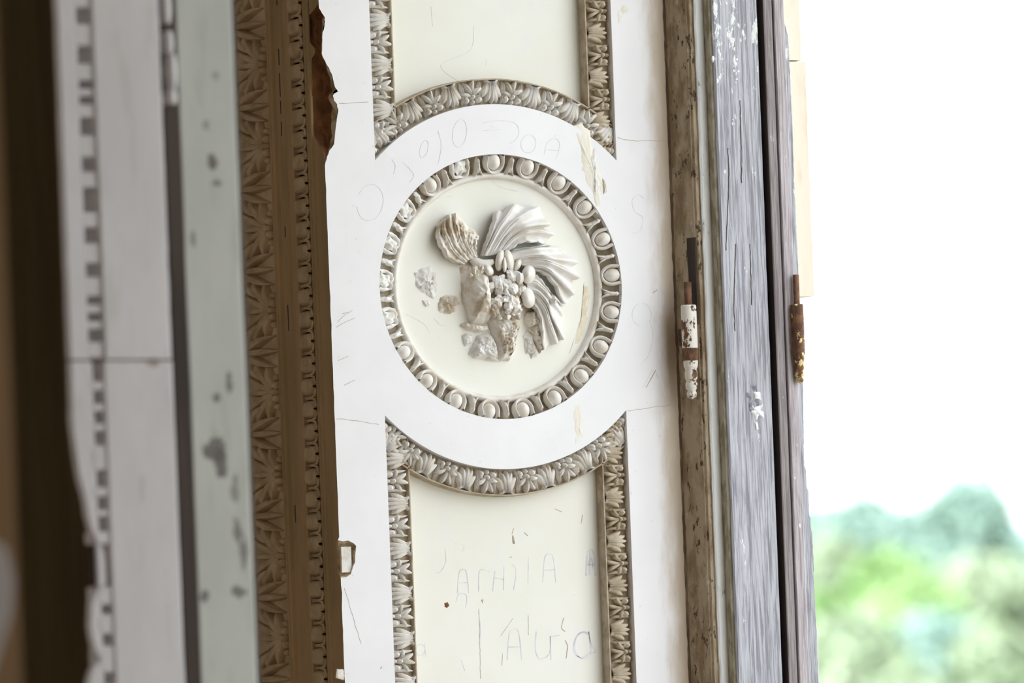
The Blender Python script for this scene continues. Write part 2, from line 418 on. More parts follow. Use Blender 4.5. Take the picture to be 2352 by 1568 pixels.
face_patch([(1308, 1325), (1316, 1330), (1324, 1350), (1328, 1385), (1322, 1412), (1312, 1390), (1312, 1350)], .0008, .0008, M['streak'], 'plaster_patch', 11, DF)
face_patch([(1175, 1228), (1180, 1226), (1184, 1250), (1178, 1250)], .0015, .0008, M['crack'], 'scratch', 12, DF)

# ---- thin flat ribbons: pencil strokes and hairline cracks
def ribbon(lines, Y, wpx, mat, nm, parent=jamb, label=None, smooth_it=True, jit=0):
    if nm in ('scratch', 'hairline_crack', 'drying_crack') and len(lines) > 1:
        for ln in lines: ribbon([ln], Y, wpx, mat, nm, parent, label, smooth_it, jit)
        return
    mb = MB()
    for ln in lines:
        pts = [Vector(p) for p in ln]
        if smooth_it and len(pts) > 2:
            q = []
            for i in range(len(pts)-1):
                p0, p1, p2, p3 = pts[max(i-1, 0)], pts[i], pts[i+1], pts[min(i+2, len(pts)-1)]
                for k in range(6):
                    t = k/6
                    q.append(.5*((2*p1)+(p2-p0)*t+(2*p0-5*p1+4*p2-p3)*t*t+(3*p1-p0-3*p2+p3)*t**3))
            pts = q+[pts[-1]]
        if jit:
            q = []
            for i in range(len(pts)-1):
                n = max(1, int((pts[i+1]-pts[i]).length/6))
                for k in range(n):
                    p = pts[i].lerp(pts[i+1], k/n); q.append(p+Vector((nz(p.x*.07, p.y*.07, 2), nz(p.x*.07, p.y*.07, 5)))*jit)
            pts = q+[pts[-1]]
        a, b = [], []
        for i, p in enumerate(pts):
            d = (pts[min(i+1, len(pts)-1)]-pts[max(i-1, 0)]); d = Vector((-d.y, d.x)).normalized()*wpx/2*(.7+.5*abs(nz(p.x*.1, p.y*.1, 4)))
            a.append(PY(p.x+d.x, p.y+d.y, Y)); b.append(PY(p.x-d.x, p.y-d.y, Y))
        off = Vector((0, .0006, 0))
        mb.grid([[p+off for p in a], a, b, [p+off for p in b]])
    o = mb.build(nm, mat, parent, fixn=False)
    if label: o['label'] = label
    return o
def oval(cx, cy, rx, ry, rot=0, a0=0, a1=360, n=14):
    r = math.radians(rot); out = []
    for i in range(n+1):
        t = math.radians(lerp(a0, a1, i/n)); x, y = rx*math.cos(t), ry*math.sin(t)
        out.append((cx+x*math.cos(r)-y*math.sin(r), cy+x*math.sin(r)+y*math.cos(r)))
    return out
e = -.0002
W = M['pencil']
ribbon([oval(974, 342, 9, 20, 15), [(1006, 300), (1014, 335), (1006, 378)], oval(1056, 306, 16, 32, 8)], e, 1.5, W, 'pencil_scribble', label='faint pencil figures on the flat ring above the medallion')
ribbon([[(1105, 283), (1140, 277), (1180, 281), (1192, 300), (1185, 320), (1170, 330)], [(1108, 300), (1150, 297)]], e, 1.4, W, 'pencil_scribble')
ribbon([oval(1214, 330, 17, 21, 10), [(1250, 355), (1256, 330), (1272, 318), (1284, 325), (1284, 345), (1276, 365)], [(1252, 343), (1284, 346)]], e, 1.4, W, 'pencil_scribble')
ribbon([oval(850, 465, 30, 42, 10, 200, 520), [(900, 366), (908, 380), (904, 400)], [(925, 372), (950, 400), (940, 420)]], e, 1.3, W, 'pencil_scribble')
ribbon([[(1478, 455), (1466, 447), (1452, 460), (1458, 485), (1476, 500), (1470, 530), (1452, 535)]], e, 1.3, W, 'pencil_scribble')
ribbon([oval(1474, 722, 22, 26, 0, 90, 400), [(1492, 735), (1500, 770), (1490, 815), (1470, 838)], [(1478, 888), (1500, 850), (1512, 870)]], e, 1.3, W, 'pencil_scribble')
d = DF-.0002
def letA(x, y, w_, h): return [[(x-w_/2, y+h/2), (x-w_*.35, y-h*.35), (x, y-h/2), (x+w_*.3, y-h*.35), (x+w_/2, y+h/2)], [(x-w_*.4, y+h*.08), (x+w_*.4, y+h*.06)]]
ribbon(letA(1262, 1304, 30, 66)+letA(1064, 1334, 26, 54), d, 2.6, W, 'pencil_letter', label='faint pencil capitals across the lower cream panel')
ribbon([[(1100, 1360), (1102, 1310), (1124, 1312)], [(1132, 1358), (1137, 1310)], [(1157, 1355), (1158, 1300)], [(1137, 1326), (1158, 1330)], [(1180, 1355), (1186, 1310), (1176, 1295)], [(1213, 1340), (1214, 1280)]], d, 2.4, W, 'pencil_letter')
ribbon(letA(1357, 1292, 22, 60)+[[(1350, 1300), (1358, 1280), (1362, 1305)], [(1356, 1262), (1354, 1320)]], d, 4, W, 'pencil_letter')
ribbon([[(1044, 1248), (1066, 1252), (1062, 1268)], [(1022, 1260), (1024, 1290), (1012, 1312), (1000, 1316)], [(1047, 1382), (1056, 1362), (1072, 1368), (1070, 1395)]], d, 1.8, W, 'pencil_letter')
ribbon(letA(1182, 1480, 34, 72)+[[(1232, 1450), (1230, 1490), (1240, 1512), (1262, 1500), (1264, 1460)], [(1264, 1460), (1266, 1515)], [(1264, 1462), (1285, 1458)]], d, 2.8, W, 'pencil_letter')
ribbon([oval(1340, 1482, 20, 30, 0, 300, 30, 12)+[(1352, 1450)], [(1352, 1450), (1358, 1480), (1368, 1496), (1352, 1500)], oval(1338, 1480, 20, 30, 10, 40, 300)], d, 3.6, W, 'pencil_letter')
ribbon([oval(966, 1492, 10, 13), [(976, 1478), (978, 1508)], [(1100, 1400), (1104, 1450), (1100, 1480)], [(1060, 1516), (1068, 1540)]], d, 2, W, 'pencil_letter')
ribbon([[(1100, 1398), (1102, 1470), (1104, 1558)], [(1150, 1460), (1178, 1420)], [(1213, 1412), (1214, 1458)], [(1154, 1500), (1153, 1528)]], d, 1.2, M['crack'], 'scratch', jit=1.5)
ribbon([[(1056, 188), (1012, 150), (1080, 115), (1088, 60)], [(1118, 135), (1116, 150)], [(990, 15), (994, 60)]], d, 1.2, W, 'pencil_scribble')
ribbon([[(1298, 1470), (1304, 1485), (1300, 1512)], [(1296, 1418), (1290, 1440), (1298, 1450)]], d, 2.2, M['crack'], 'scratch', jit=1.5)
ribbon([[(1180, 1213), (1176, 1226)], [(1204, 1222), (1212, 1230)], [(1338, 1182), (1335, 1202)], [(1274, 1168), (1290, 1175)], [(1170, 1280), (1176, 1278)]], d, 2, M['crack'], 'scratch')
ribbon([[(778, 238), (800, 236), (846, 234)], [(773, 962), (810, 965), (870, 975)], [(1442, 943), (1480, 938), (1552, 928)], [(1418, 316), (1450, 322), (1538, 324)]], e, 1.3, M['crack'], 'hairline_crack', jit=2.5, label='hairline crack across the white stucco')
ribbon([[(792, 1350), (806, 1400), (830, 1478)], [(1060, 745), (1085, 760)]], e, 1.0, M['crack'], 'hairline_crack', jit=2)
ribbon([[(775, 740), (790, 725), (810, 712)], [(772, 752), (788, 742), (815, 730)], [(786, 720), (806, 716)], [(776, 828), (800, 818)], [(790, 885), (816, 872)]], e, 1.2, M['crack'], 'scratch')
ribbon([[(1510, 665), (1500, 672)], [(1484, 890), (1506, 850)], [(877, 1530), (874, 1536)]], e, 2.2, M['crack'], 'scratch')

# ================================================================== CARVED MODULES (local x = along, z = across towards the field, -y = out)
def lobe(mb, base, tip, bend, wid, h, ny=7, nx=6, groove=.3, floor=-.002, peak=.55, h0=.45):
    b, t = Vector(base), Vector(tip); dv = t-b; pv = Vector((-dv.y, dv.x)); c = (b+t)/2+pv*bend
    rows = []
    for i in range(ny+1):
        s = i/ny
        p = b*(1-s)**2+c*2*s*(1-s)+t*s*s
        tg = ((c-b)*(1-s)+(t-c)*s).normalized(); n = Vector((-tg.y, tg.x))
        ww = wid*max(.06, (math.sin(PI*min(1, s**peak*.97+.03)))**.75) if s > .02 else wid*.4
        hh = h*(h0+(1-h0)*math.sin(PI*min(1, .12+s*.80)))*(1 if s < .93 else .55)
        row = []
        for j in range(nx+1):
            k = -1+2*j/nx
            q = p+n*ww*k
            z = floor+(hh-floor)*(1-k*k)**.6
            if abs(k) < .01: z -= groove*hh*(1-s*.5)
            row.append((q.x, -z, q.y))
        rows.append(row)
    mb.grid(rows)
def ball(mb, c, rx, rz, h, n=10, m=5, y0=0):
    rows = []
    for i in range(m+1):
        a = PI/2*i/m
        rows.append([(c[0]+rx*math.cos(a)*math.cos(2*PI*k/n), y0-h*math.sin(a), c[1]+rz*math.cos(a)*math.sin(2*PI*k/n)) for k in range(n)])
    mb.grid(rows, close=True)
mm = .001
def fan_module():                    # small palmette: four round-ended leaves opening towards the field, two volutes behind
    mb = MB()
    for a, L, wd in ((-74, 14.5, 3.6), (-27, 20, 3.3), (10, 21, 3.3), (52, 17, 3.5)):
        r = math.radians(a); L *= mm
        lobe(mb, (math.sin(r)*2*mm, 10.5*mm), (math.sin(r)*L, 10.5*mm+math.cos(r)*L), .14*(1 if a > 0 else -1), wd*mm, 12.5*mm, groove=.22, peak=1.25, h0=.7)
    for sg in (-1, 1):
        ball(mb, (sg*7.8*mm, 6.2*mm), 4.2*mm, 4.6*mm, 11.5*mm)
        lobe(mb, (sg*4*mm, 12*mm), (sg*12*mm, .8*mm), .3*sg, 2.8*mm, 11*mm)
    for sg in (-1, 1):                # slim folded blade between this palmette and the water leaf
        lobe(mb, (sg*11.5*mm, 2*mm), (sg*12.2*mm, 29*mm), .10*sg, 2.3*mm, 10*mm, groove=.3, peak=1.1, h0=.7)
    ball(mb, (0, 10*mm), 3.6*mm, 4*mm, 13*mm); ball(mb, (0, 3.5*mm), 2.8*mm, 3.6*mm, 10*mm)
    return mb
def tongue_module():                 # broad water leaf: overlapping petals with their tips at the outer edge
    mb = MB()
    for sx, L, wd, bd, hh in ((-10.5, 19, 4.6, .2, 9.5), (10.5, 19, 4.6, -.2, 9.5), (-5.6, 25, 4.4, .12, 11.5), (5.6, 25, 4.4, -.12, 11.5), (0, 27, 3.9, 0, 12.8)):
        lobe(mb, (sx*.5*mm, 28*mm), (sx*1.2*mm, (27.5-L)*mm), bd, wd*mm, hh*mm, groove=.25, peak=1.1, h0=.7)
    for sg in (-1, 1): lobe(mb, (sg*2*mm, 22*mm), (sg*10*mm, 31*mm), .25*sg, 3*mm, 10*mm)
    return mb
FAN = mesh_only(fan_module(), 'leaf_fan', M['carve']); TON = mesh_only(tongue_module(), 'water_leaf', M['carve'])
FAND = FAN.copy(); FAND.materials[0] = M['shadowed']; TOND = TON.copy(); TOND.materials[0] = M['shadowed']
PER = .0602
BW = .033                            # width of the carved band
def module_mat(x, y, z, ang):        # local z (towards the field) turned to the angle ang in the x-z plane
    return Matrix.Translation((x, y, z)) @ Matrix.Rotation(ang, 4, 'Y')
tn = [0]
def trim(label):
    tn[0] += 1
    return label, 'trim_%d' % tn[0]
def strip(side, z0, z1, phase, label, shadowed):
    lab, nm = trim(label)
    root = empty(nm, (side*XR, DB, (z0+z1)/2), lab, 'moulding', kind='structure')
    mb = MB(); xo, xi = side*(XR+.004), side*(XR-BW)
    prof = [(xo, DB), (xi, DB), (xi-side*.001, DB-.009), (xi-side*.0026, DB-.009), (xi-side*.003, DB+.002), (xi-side*.004, DF+.002)]
    mb.grid([[(x, y, z0) for x, y in prof], [(x, y, z1) for x, y in prof]])
    mb.build('band', M['bed'], root)
    ang = math.radians(-90*side)
    # local z -> -side*x ; rotation about y by ang maps z to (sin ang)
    k = 0
    zc = phase
    while zc-PER > z0: zc -= PER
    while zc < z1:
        for zz, me, n in ((zc, FAND if shadowed else FAN, 'leaf_fan'), (zc+PER/2, TOND if shadowed else TON, 'water_leaf')):
            if z0+.012 < zz < z1-.012:
                m = module_mat(side*(XR-.001), DB, zz, ang) @ Matrix.Diagonal((1.16+.06*nz(zz*9, 1, side), 1.17+.1*nz(zz*31, 4, side), 1.09, 1))
                inst(me, n, root, m)
        zc += PER
    return root
def arcband(sign, label):
    lab, nm = trim(label)
    root = empty(nm, (0, DB, O.z+sign*(R2+BW/2)), lab, 'moulding', kind='structure')
    a0, a1 = (at-.06, PI-at+.06) if sign > 0 else (PI+at-.06, 2*PI-at+.06)
    prof = [(R2-.004, DB-.0003), (R2+BW, DB-.0003), (R2+BW+.001, DB-.009), (R2+BW+.0026, DB-.009), (R2+BW+.003, DB+.002), (R2+BW+.004, DF+.002)]
    mb = MB(); n = 64
    mb.grid([[(r*math.cos(lerp(a0, a1, i/n)), y, O.z+r*math.sin(lerp(a0, a1, i/n))) for r, y in prof] for i in range(n+1)])
    mb.build('band', M['bed'], root)
    da = PER/(R2+BW*.55); amid = PI/2*sign
    k = -4
    while k <= 4:
        for j, (me, nme) in enumerate(((TON, 'water_leaf'), (FAN, 'leaf_fan'))):
            a = amid+da*(k+.5*j)
            if (a0 if sign > 0 else a0) % (2*PI)+.04 < a % (2*PI) < a1 % (2*PI)-.04:
                # local z -> radial direction (cos a, sin a); Ry(th) maps z to (sin th, cos th)
                th = PI/2-a
                inst(me, nme, root, module_mat((R2+.001)*math.cos(a), DB-.0003, O.z+(R2+.001)*math.sin(a), th) @ Matrix.Diagonal((1.16+.05*nz(a*5, 2, sign), 1.17+.1*nz(a*9, 1, 2), 1.09, 1)))
        k += 1
    return root
zt = lambda v: PY(1150, v).z
strip(-1, O.z+ztip-.012, 3.26, zt(98), 'white leaf-carved strip at the left edge of the upper cream panel', False)
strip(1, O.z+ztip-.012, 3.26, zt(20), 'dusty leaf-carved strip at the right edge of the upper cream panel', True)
strip(-1, 0.44, O.z-ztip+.012, zt(1200), 'white leaf-carved strip at the left edge of the lower cream panel', False)
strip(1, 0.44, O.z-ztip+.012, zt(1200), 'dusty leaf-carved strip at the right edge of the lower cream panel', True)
arcband(1, 'curved leaf-carved moulding arching over the flat ring')
arcband(-1, 'curved leaf-carved moulding hanging under the flat ring')
# plaster smeared over the right end of the two arcs
def trim_lump(parent, pts, Y, h, amp, seed, mat='rubble'):
    blob(pts, Y, h, amp, 8, seed, 130, 2.5).build('plaster_lump', M[mat], parent, True)
tl = bpy.data.objects['trim_5']
trim_lump(tl, [(1330, 262), (1352, 252), (1370, 262), (1378, 290), (1366, 302), (1345, 290)], DB, .006, .003, 21)
trim_lump(tl, [(1372, 290), (1392, 300), (1400, 330), (1388, 324), (1374, 308)], DB, .007, .003, 22)
tl = bpy.data.objects['trim_6']
trim_lump(tl, [(1315, 1045), (1335, 1038), (1340, 1065), (1330, 1088), (1318, 1090)], DB, .007, .003, 23, 'streak')
trim_lump(tl, [(1366, 1018), (1390, 1000), (1412, 985), (1418, 1010), (1398, 1030), (1380, 1042)], DB, .006, .003, 24, 'scar')

# ================================================================== THE MEDALLION
FY = .019                            # depth of the medallion's field
med = empty('medallion', (0, FY, O.z), 'round white medallion with a broken acanthus rosette in an egg-and-dart ring', 'ornament')
def ringmesh(prof, n=120):
    mb = MB()
    mb.grid([[(r*math.cos(2*PI*i/n), y, O.z+r*math.sin(2*PI*i/n)) for r, y in prof] for i in range(n+1)]); return mb
mb = MB(); pts = circ(.152, 0, 2*PI, 96)[:-1]
mb.prism([p+Vector((0, FY, 0)) for p in pts], Vector((0, .01, 0))); mb.build('field', M['field'], med)
bead = [(.1462+.0050*(1-math.cos(PI*k/10)), FY+.001-.0105*math.sin(PI*k/10)) for k in range(11)]
ringmesh(bead).build('bead_ring', M['carve'], med, True)
cove = ringmesh([(R1+.002, .001), (R1-.0003, .010), (.1765, .0145), (.171, .018), (.163, .019), (.154, .019)]).build('egg_and_dart_ring', M['bed'], med, True)
def egg_frame(a, r, y):              # local z = inward, tilted with the cove
    rad = Vector((math.cos(a), 0, math.sin(a))); inn = (-rad+Vector((0, .42, 0))).normalized()
    tan = Vector((-math.sin(a), 0, math.cos(a))); out = tan.cross(inn)
    if out.y > 0: out = -out; 
    # columns: x = tan, y = -out, z = inn
    m = Matrix(((tan.x, -out.x, inn.x, r*rad.x), (tan.y, -out.y, inn.y, y), (tan.z, -out.z, inn.z, O.z+r*rad.z), (0, 0, 0, 1)))
    return m
eb = MB(); ball(eb, (0, 10*mm), 9.6*mm, 11.5*mm, 12.5*mm, 16, 6, .003); EGG = mesh_only(eb, 'egg', M['carve'])
sb = MB(); rows = []
for i in range(21):                  # horseshoe shell round the egg
    a = lerp(-205, 25, i/20); a = math.radians(a)
    cx, cz = 12.3*mm*math.cos(a), 9.5*mm-14.2*mm*math.sin(a)
    nx_, nz_ = math.cos(a), -math.sin(a)
    if i in (0, 20): cz = -1*mm
    rows.append([(cx+nx_*2.7*mm*math.cos(t), .005-(.0005+12*mm*math.sin(t)), cz+nz_*2.5*mm*math.cos(t)) for t in [PI*k/6 for k in range(7)]])
sb.grid(rows); SHELL = mesh_only(sb, 'egg_shell', M['carve'])
db = MB()
lobe(db, (0, 22*mm), (0, 0), 0, 3*mm, 9*mm, groove=0, peak=.9)
for s in (-1, 1): lobe(db, (s*1.0*mm, 12*mm), (s*7.2*mm, 27*mm), .15*s, 2*mm, 8.5*mm, groove=0)
ball(db, (0, 5*mm), 3*mm, 3.5*mm, 7.5*mm, 10, 4)
DART = mesh_only(db, 'dart', M['carve'])
NE = 21
def rough(me, nm, seed, amp, mat):
    m2 = me.copy(); m2.name = nm
    for vtx in m2.vertices:
        p = vtx.co; vtx.co = (p.x+amp*.5*nz(p.x*150, p.z*150, seed), p.y*.55+amp*nz(p.x*170, p.z*170, seed+4)+.001, p.z+amp*.5*nz(p.x*150, p.z*150, seed+8))
    m2.materials[0] = M[mat]; return m2
BROK = [rough(EGG, 'egg', s, .006, 'scar') for s in (1, 5)]; BRD = rough(DART, 'dart', 3, .004, 'scar'); BRS = rough(SHELL, 'egg_shell', 3, .004, 'scar')
for i in range(NE):
    deg = 5+i*360/NE; a = math.radians(deg)
    lost = 128 < deg < 215 and i not in (12, ) or 105 < deg < 118 or 30 < deg < 45 and False
    m = egg_frame(a, R1-.001, .0035)
    o = inst(BROK[i % 2] if lost else EGG, 'egg', cove, m)
    if lost: o['label'] = 'worn, broken egg'
    inst(BRS if lost else SHELL, 'egg_shell', cove, m)
    inst(BRD if 125 < deg+8 < 215 else DART, 'dart', cove, egg_frame(a+PI/NE, R1-.001, .0035))
for k, (pts, h, sd) in enumerate([([(1362, 478), (1384, 470), (1392, 498), (1372, 505), (1360, 495)], .010, 1),
                                  ([(1325, 850), (1345, 838), (1360, 850), (1350, 880), (1330, 885)], .009, 3)]):
    blob(pts, .012, h, .003, 8, sd, 130).build('plaster_lump', M['streak'], med, True)
# stained wash along the inner rim
blob([(1346, 590), (1358, 620), (1361, 680), (1356, 730), (1340, 785), (1318, 820), (1296, 842), (1306, 818), (1326, 780), (1336, 730), (1340, 660)], FY, .0016, .0007, 6, 9, 90).build('stain', M['stain'], med, True)

# ---- rosette
ros = MB(); ball(ros, (0, 0), .001, .001, .001)
def zc2(x, y): return (980+x/3.824, 440+y/3.824)
def cr(pts, t):                      # Catmull-Rom through pts, t in 0..1
    n = len(pts)-1; x = min(max(t, 0), .99999)*n; i = int(x); f = x-i
    p0, p1, p2, p3 = pts[max(i-1, 0)], pts[i], pts[i+1], pts[min(i+2, n)]
    return .5*((2*p1)+(p2-p0)*f+(2*p0-5*p1+4*p2-p3)*f*f+(3*p1-p0-3*p2+p3)*f**3)
def fluted(flows, hs, ridge, notch, NTT=34, MS=10, edge=.55, seed=0, rough_=.0006, keep=None):
    if keep: flows = [flows[i] for i in keep]
    fl = [[Vector(zc2(*p)) for p in f] for f in flows]; K = len(fl)
    rr_ = random.Random(seed+40); amp_ = [rr_.uniform(.65, 1.25) for _ in range(K)]
    rows = []
    for i in range(NTT+1):
        t = i/NTT; row = []
        for j in range((K-1)*MS+1):
            a = j/MS; k = min(int(a), K-2); f = a-k
            val = math.sin(PI*f)**5
            tt = t*(1-notch*val*(.6+.4*math.sin(k*2.3+seed)))
            # two smaller teeth on every flute
            tt -= t*notch*.22*abs(math.sin(2*PI*f))**3
            p = cr(fl[k], tt).lerp(cr(fl[k+1], tt), f)
            g = a/(K-1)
            for e0, e1, dist_ in ((0, 1, a), (K-1, K-2, K-1-a)):
                if dist_ < .45 and t > .22:
                    o_ = cr(fl[e0], t)-cr(fl[e1], t)
                    if o_.length > .5: p = p+o_.normalized()*(1-dist_/.45)*5.0*(abs(math.sin(PI*(t*4.6+.2*seed)))**.6-.55)
            h = interp(hs, t)*(edge+(1-edge)*math.sin(PI*(.08+.84*g))**.6)
            env = min(1, t*3.0+.25)
            h += ridge*env*lerp(amp_[k], amp_[k+1], f)*(.5-math.sin(PI*f)**2.2)
            h -= ridge*.42*env*min(1, 1.6-1.3*t)*math.exp(-(min(f, 1-f)/.10)**2)
            h += rough_*nz(p.x*.2, p.y*.2, seed)
            row.append((p, max(h, .0015)))
        rows.append(row)
    mb = MB()
    top = [[PY(p.x, p.y, FY-h) for p, h in r] for r in rows]
    mb.grid(top)
    # thickness: underside rim and skirt to just under the surface
    per = top[0][:]+[r[-1] for r in top[1:]]+top[-1][::-1][1:]+[r[0] for r in top[::-1]][1:-1]
    low = [Vector((p.x, min(p.y+.011, FY+.001), p.z)) for p in per]
    mb.grid([per, low], close=True)
    return mb
rosette = blob([(1050, 610), (1090, 590), (1140, 588), (1190, 595), (1235, 612), (1238, 660), (1235, 715), (1195, 735), (1160, 748), (1110, 748), (1076, 730), (1058, 690)], FY, .016, .002, 8, 31, 70, 2).build('rosette', M['rubble'], med, True)
def part(mb, nm, mat, label=None, par=None):
    o = mb.build(nm, mat, par or rosette, True)
    if label: o['label'] = label
L1 = [[(492, 562), (525, 470), (560, 380), (590, 290), (625, 170)],
      [(505, 565), (570, 440), (640, 300), (720, 190), (770, 105)],
      [(530, 565), (610, 430), (700, 290), (800, 180), (860, 85)],
      [(560, 560), (650, 410), (760, 270), (880, 190), (990, 130)],
      [(590, 555), (680, 400), (800, 290), (930, 240), (1065, 190)],
      [(620, 550), (710, 410), (830, 320), (960, 290), (1085, 280)],
      [(650, 545), (740, 430), (850, 360), (970, 345), (1130, 375)],
      [(675, 540), (750, 455), (830, 405), (930, 405), (1060, 440)],
      [(690, 545), (760, 490), (840, 445), (940, 440), (1050, 455)]]
part(fluted(L1, [(0, .016), (.25, .026), (.6, .034), (.85, .030), (1, .017)], .0090, .15, seed=1, keep=(0, 1, 3, 5, 6, 8), MS=14), 'acanthus_leaf', M['acanthus'])
L2 = [[(700, 556), (780, 510), (880, 492), (970, 482), (1075, 465)],
      [(700, 562), (800, 525), (920, 502), (1030, 490), (1180, 490)],
      [(720, 575), (850, 540), (980, 525), (1120, 530), (1285, 550)],
      [(745, 595), (880, 570), (1010, 565), (1160, 590), (1330, 610)],
      [(790, 615), (920, 600), (1040, 605), (1190, 660), (1352, 745)],
      [(830, 635), (940, 630), (1060, 645), (1190, 730), (1320, 835)],
      [(860, 655), (960, 655), (1060, 680), (1180, 780), (1300, 905)],
      [(890, 680), (970, 680), (1060, 715), (1160, 820), (1275, 985)],
      [(910, 690), (980, 692), (1055, 725), (1130, 810), (1222, 990)]]
part(fluted(L2, [(0, .020), (.3, .028), (.6, .034), (.85, .028), (1, .014)], .0090, .14, seed=2, keep=(0, 1, 3, 4, 6, 8), MS=14), 'acanthus_leaf', M['acanthus'])
L3 = [[(900, 715), (975, 738), (1040, 815), (1100, 895), (1205, 1005)],
      [(880, 790), (960, 795), (1040, 860), (1100, 930), (1195, 1055)],
      [(880, 830), (970, 850), (1050, 920), (1110, 1020), (1205, 1175)],
      [(885, 860), (980, 890), (1060, 980), (1110, 1100), (1210, 1300)],
      [(890, 890), (980, 930), (1050, 1030), (1085, 1150), (1150, 1335)],
      [(890, 930), (975, 980), (1030, 1080), (1055, 1200), (1090, 1365)],
      [(890, 960), (960, 1020), (1000, 1120), (1020, 1240), (1030, 1390)]]
part(fluted(L3, [(0, .018), (.3, .026), (.6, .029), (.85, .023), (1, .010)], .0080, .15, seed=3, keep=(0, 1, 3, 4, 6), MS=14), 'acanthus_leaf', M['acanthus'])
L0 = [[(330, 640), (220, 600), (150, 500), (110, 400), (115, 290)],
      [(350, 620), (250, 530), (190, 420), (150, 330), (160, 240)],
      [(370, 600), (280, 500), (230, 400), (205, 300), (200, 200)],
      [(395, 590), (320, 480), (280, 380), (262, 280), (255, 185)],
      [(415, 585), (360, 480), (330, 400), (315, 330), (330, 270)],
      [(435, 580), (395, 500), (385, 430), (400, 370), (420, 335)],
      [(450, 575), (435, 520), (435, 470), (445, 420), (468, 395)]]
part(fluted(L0, [(0, .012), (.3, .018), (.6, .026), (.85, .024), (1, .014)], .005, .10, seed=4, rough_=.003), 'acanthus_leaf', M['rubble'], 'small crumbling acanthus leaf at the upper left')
# curled stem from the small leaf to the centre
mb = MB(); mb.tube([PY(*zc2(x, y), FY-h) for x, y, h in ((380, 600, .008), (430, 620, .010), (470, 640, .012), (520, 640, .015), (590, 610, .02))], [.002, .007, .008, .007, .003], 10)
part(mb, 'stem', M['carve'])
def petal(x, y, rx, ry, h0, h, rot=0, nm='petal', mat='carve'):
    mb = MB(); rows = []; r = math.radians(rot)
    for i in range(7):
        a = PI/2*i/6; row = []
        for k in range(18):
            b = 2*PI*k/18; px_, py_ = rx*math.cos(a)*math.cos(b), ry*math.cos(a)*math.sin(b)
            row.append(PY(*zc2(x+px_*math.cos(r)-py_*math.sin(r), y+px_*math.sin(r)+py_*math.cos(r)), FY-h0-h*math.sin(a)))
        rows.append(row)
    mb.grid(rows, close=True); part(mb, nm, M[mat])
petal(895, 725, 62, 88, .016, .022, 10); petal(890, 930, 66, 95, .014, .022, -12)
petal(645, 605, 42, 95, .018, .012, 10); petal(725, 605, 44, 98, .018, .013, -14); petal(685, 640, 20, 70, .022, .012, 0)
petal(545, 690, 40, 55, .018, .014, -30); petal(800, 640, 30, 60, .016, .014, 25)
def crumb(pts, h, amp, sd, mat='rubble', nm='broken_plaster', base=FY, sc=100, power=4.0, lab=None):
    part(blob([zc2(*p) for p in pts], base, h, amp, 18, sd, sc, power), nm, M[mat], lab)
crumb([(300, 900), (320, 780), (370, 680), (440, 640), (500, 660), (520, 760), (540, 900), (530, 1040), (540, 1150), (470, 1190), (370, 1180), (350, 1060), (310, 980)], .036, .003, 41, 'rubble', sc=60, power=2.4, lab='dirty broken lump left of the centre')
crumb([(540, 720), (680, 690), (800, 720), (850, 800), (850, 920), (820, 1040), (720, 1090), (600, 1080), (520, 1000), (520, 860)], .026, .006, 42, 'bed', sc=130)
def chunks(nm, spots, seed, mat, lab):
    rnd = random.Random(seed); mb = MB()
    for x, y, rpx, h in spots:
        c = PY(*zc2(x, y), FY-h); r = rpx/3.824/1700
        ax = [Vector((rnd.gauss(0, 1), rnd.gauss(0, 1), rnd.gauss(0, 1))).normalized() for _ in range(9)]
        dd = [rnd.uniform(.34, .85) for _ in ax]
        rows = []
        for i in range(9):
            th = PI*i/8; row = []
            for k in range(12):
                d = Vector((math.sin(th)*math.cos(2*PI*k/12), math.sin(th)*math.sin(2*PI*k/12), math.cos(th)))
                q = 1.15
                for a, e_ in zip(ax, dd):    # cut by random planes: angular fragments
                    cs = d.dot(a)
                    if cs > .05: q = min(q, e_/cs)
                q += .12*nz(d.x*4+x, d.y*4, d.z*4+y)
                row.append(c+Vector((d.x*r, d.y*r*1.15, d.z*r))*q)
            rows.append(row)
        mb.grid(rows, close=True)
    o = mb.build(nm, M[mat], rosette); o['kind'] = 'stuff'; o['label'] = lab
rc = random.Random(5)
core = []
for k in range(64):
    x, y = rc.uniform(545, 840), rc.uniform(700, 1070)
    dx, dy = (x-700)/160, (y-880)/210; q = dx*dx+dy*dy
    if q > 1.1: continue
    if min((x-a)**2+(y-b)**2 for a, b in ((560, 770), (690, 690), (560, 910), (830, 950), (640, 1050))) < 34**2: continue
    core.append((x, y, rc.uniform(34, 70), .030-.014*q+rc.uniform(-.004, .004)))
chunks('crumbled_core', core, 11, 'scar', 'crumbled white core of the rosette')
chunks('crumbled_core', [(rc.uniform(560, 820), rc.uniform(960, 1110), rc.uniform(18, 34), rc.uniform(.026, .034)) for k in range(16)]+[(rc.uniform(370, 500), rc.uniform(650, 740), rc.uniform(18, 30), rc.uniform(.026, .034)) for k in range(10)], 12, 'rubble', 'loose broken plaster crumbs')
crumb([(520, 1100), (600, 1080), (700, 1080), (790, 1110), (810, 1180), (780, 1280), (770, 1380), (720, 1490), (620, 1500), (590, 1400), (560, 1250)], .022, .005, 44, lab='broken stump of a lost leaf below the centre')
crumb([(360, 1430), (400, 1340), (440, 1260), (520, 1230), (590, 1260), (620, 1400), (640, 1500), (520, 1490), (400, 1460)], .014, .004, 45, 'scar')
crumb([(280, 1170), (330, 1140), (440, 1170), (540, 1180), (550, 1220), (450, 1240), (340, 1220)], .012, .003, 46)
crumb([(300, 1270), (340, 1240), (400, 1260), (400, 1330), (330, 1360)], .006, .002, 47, 'scar')
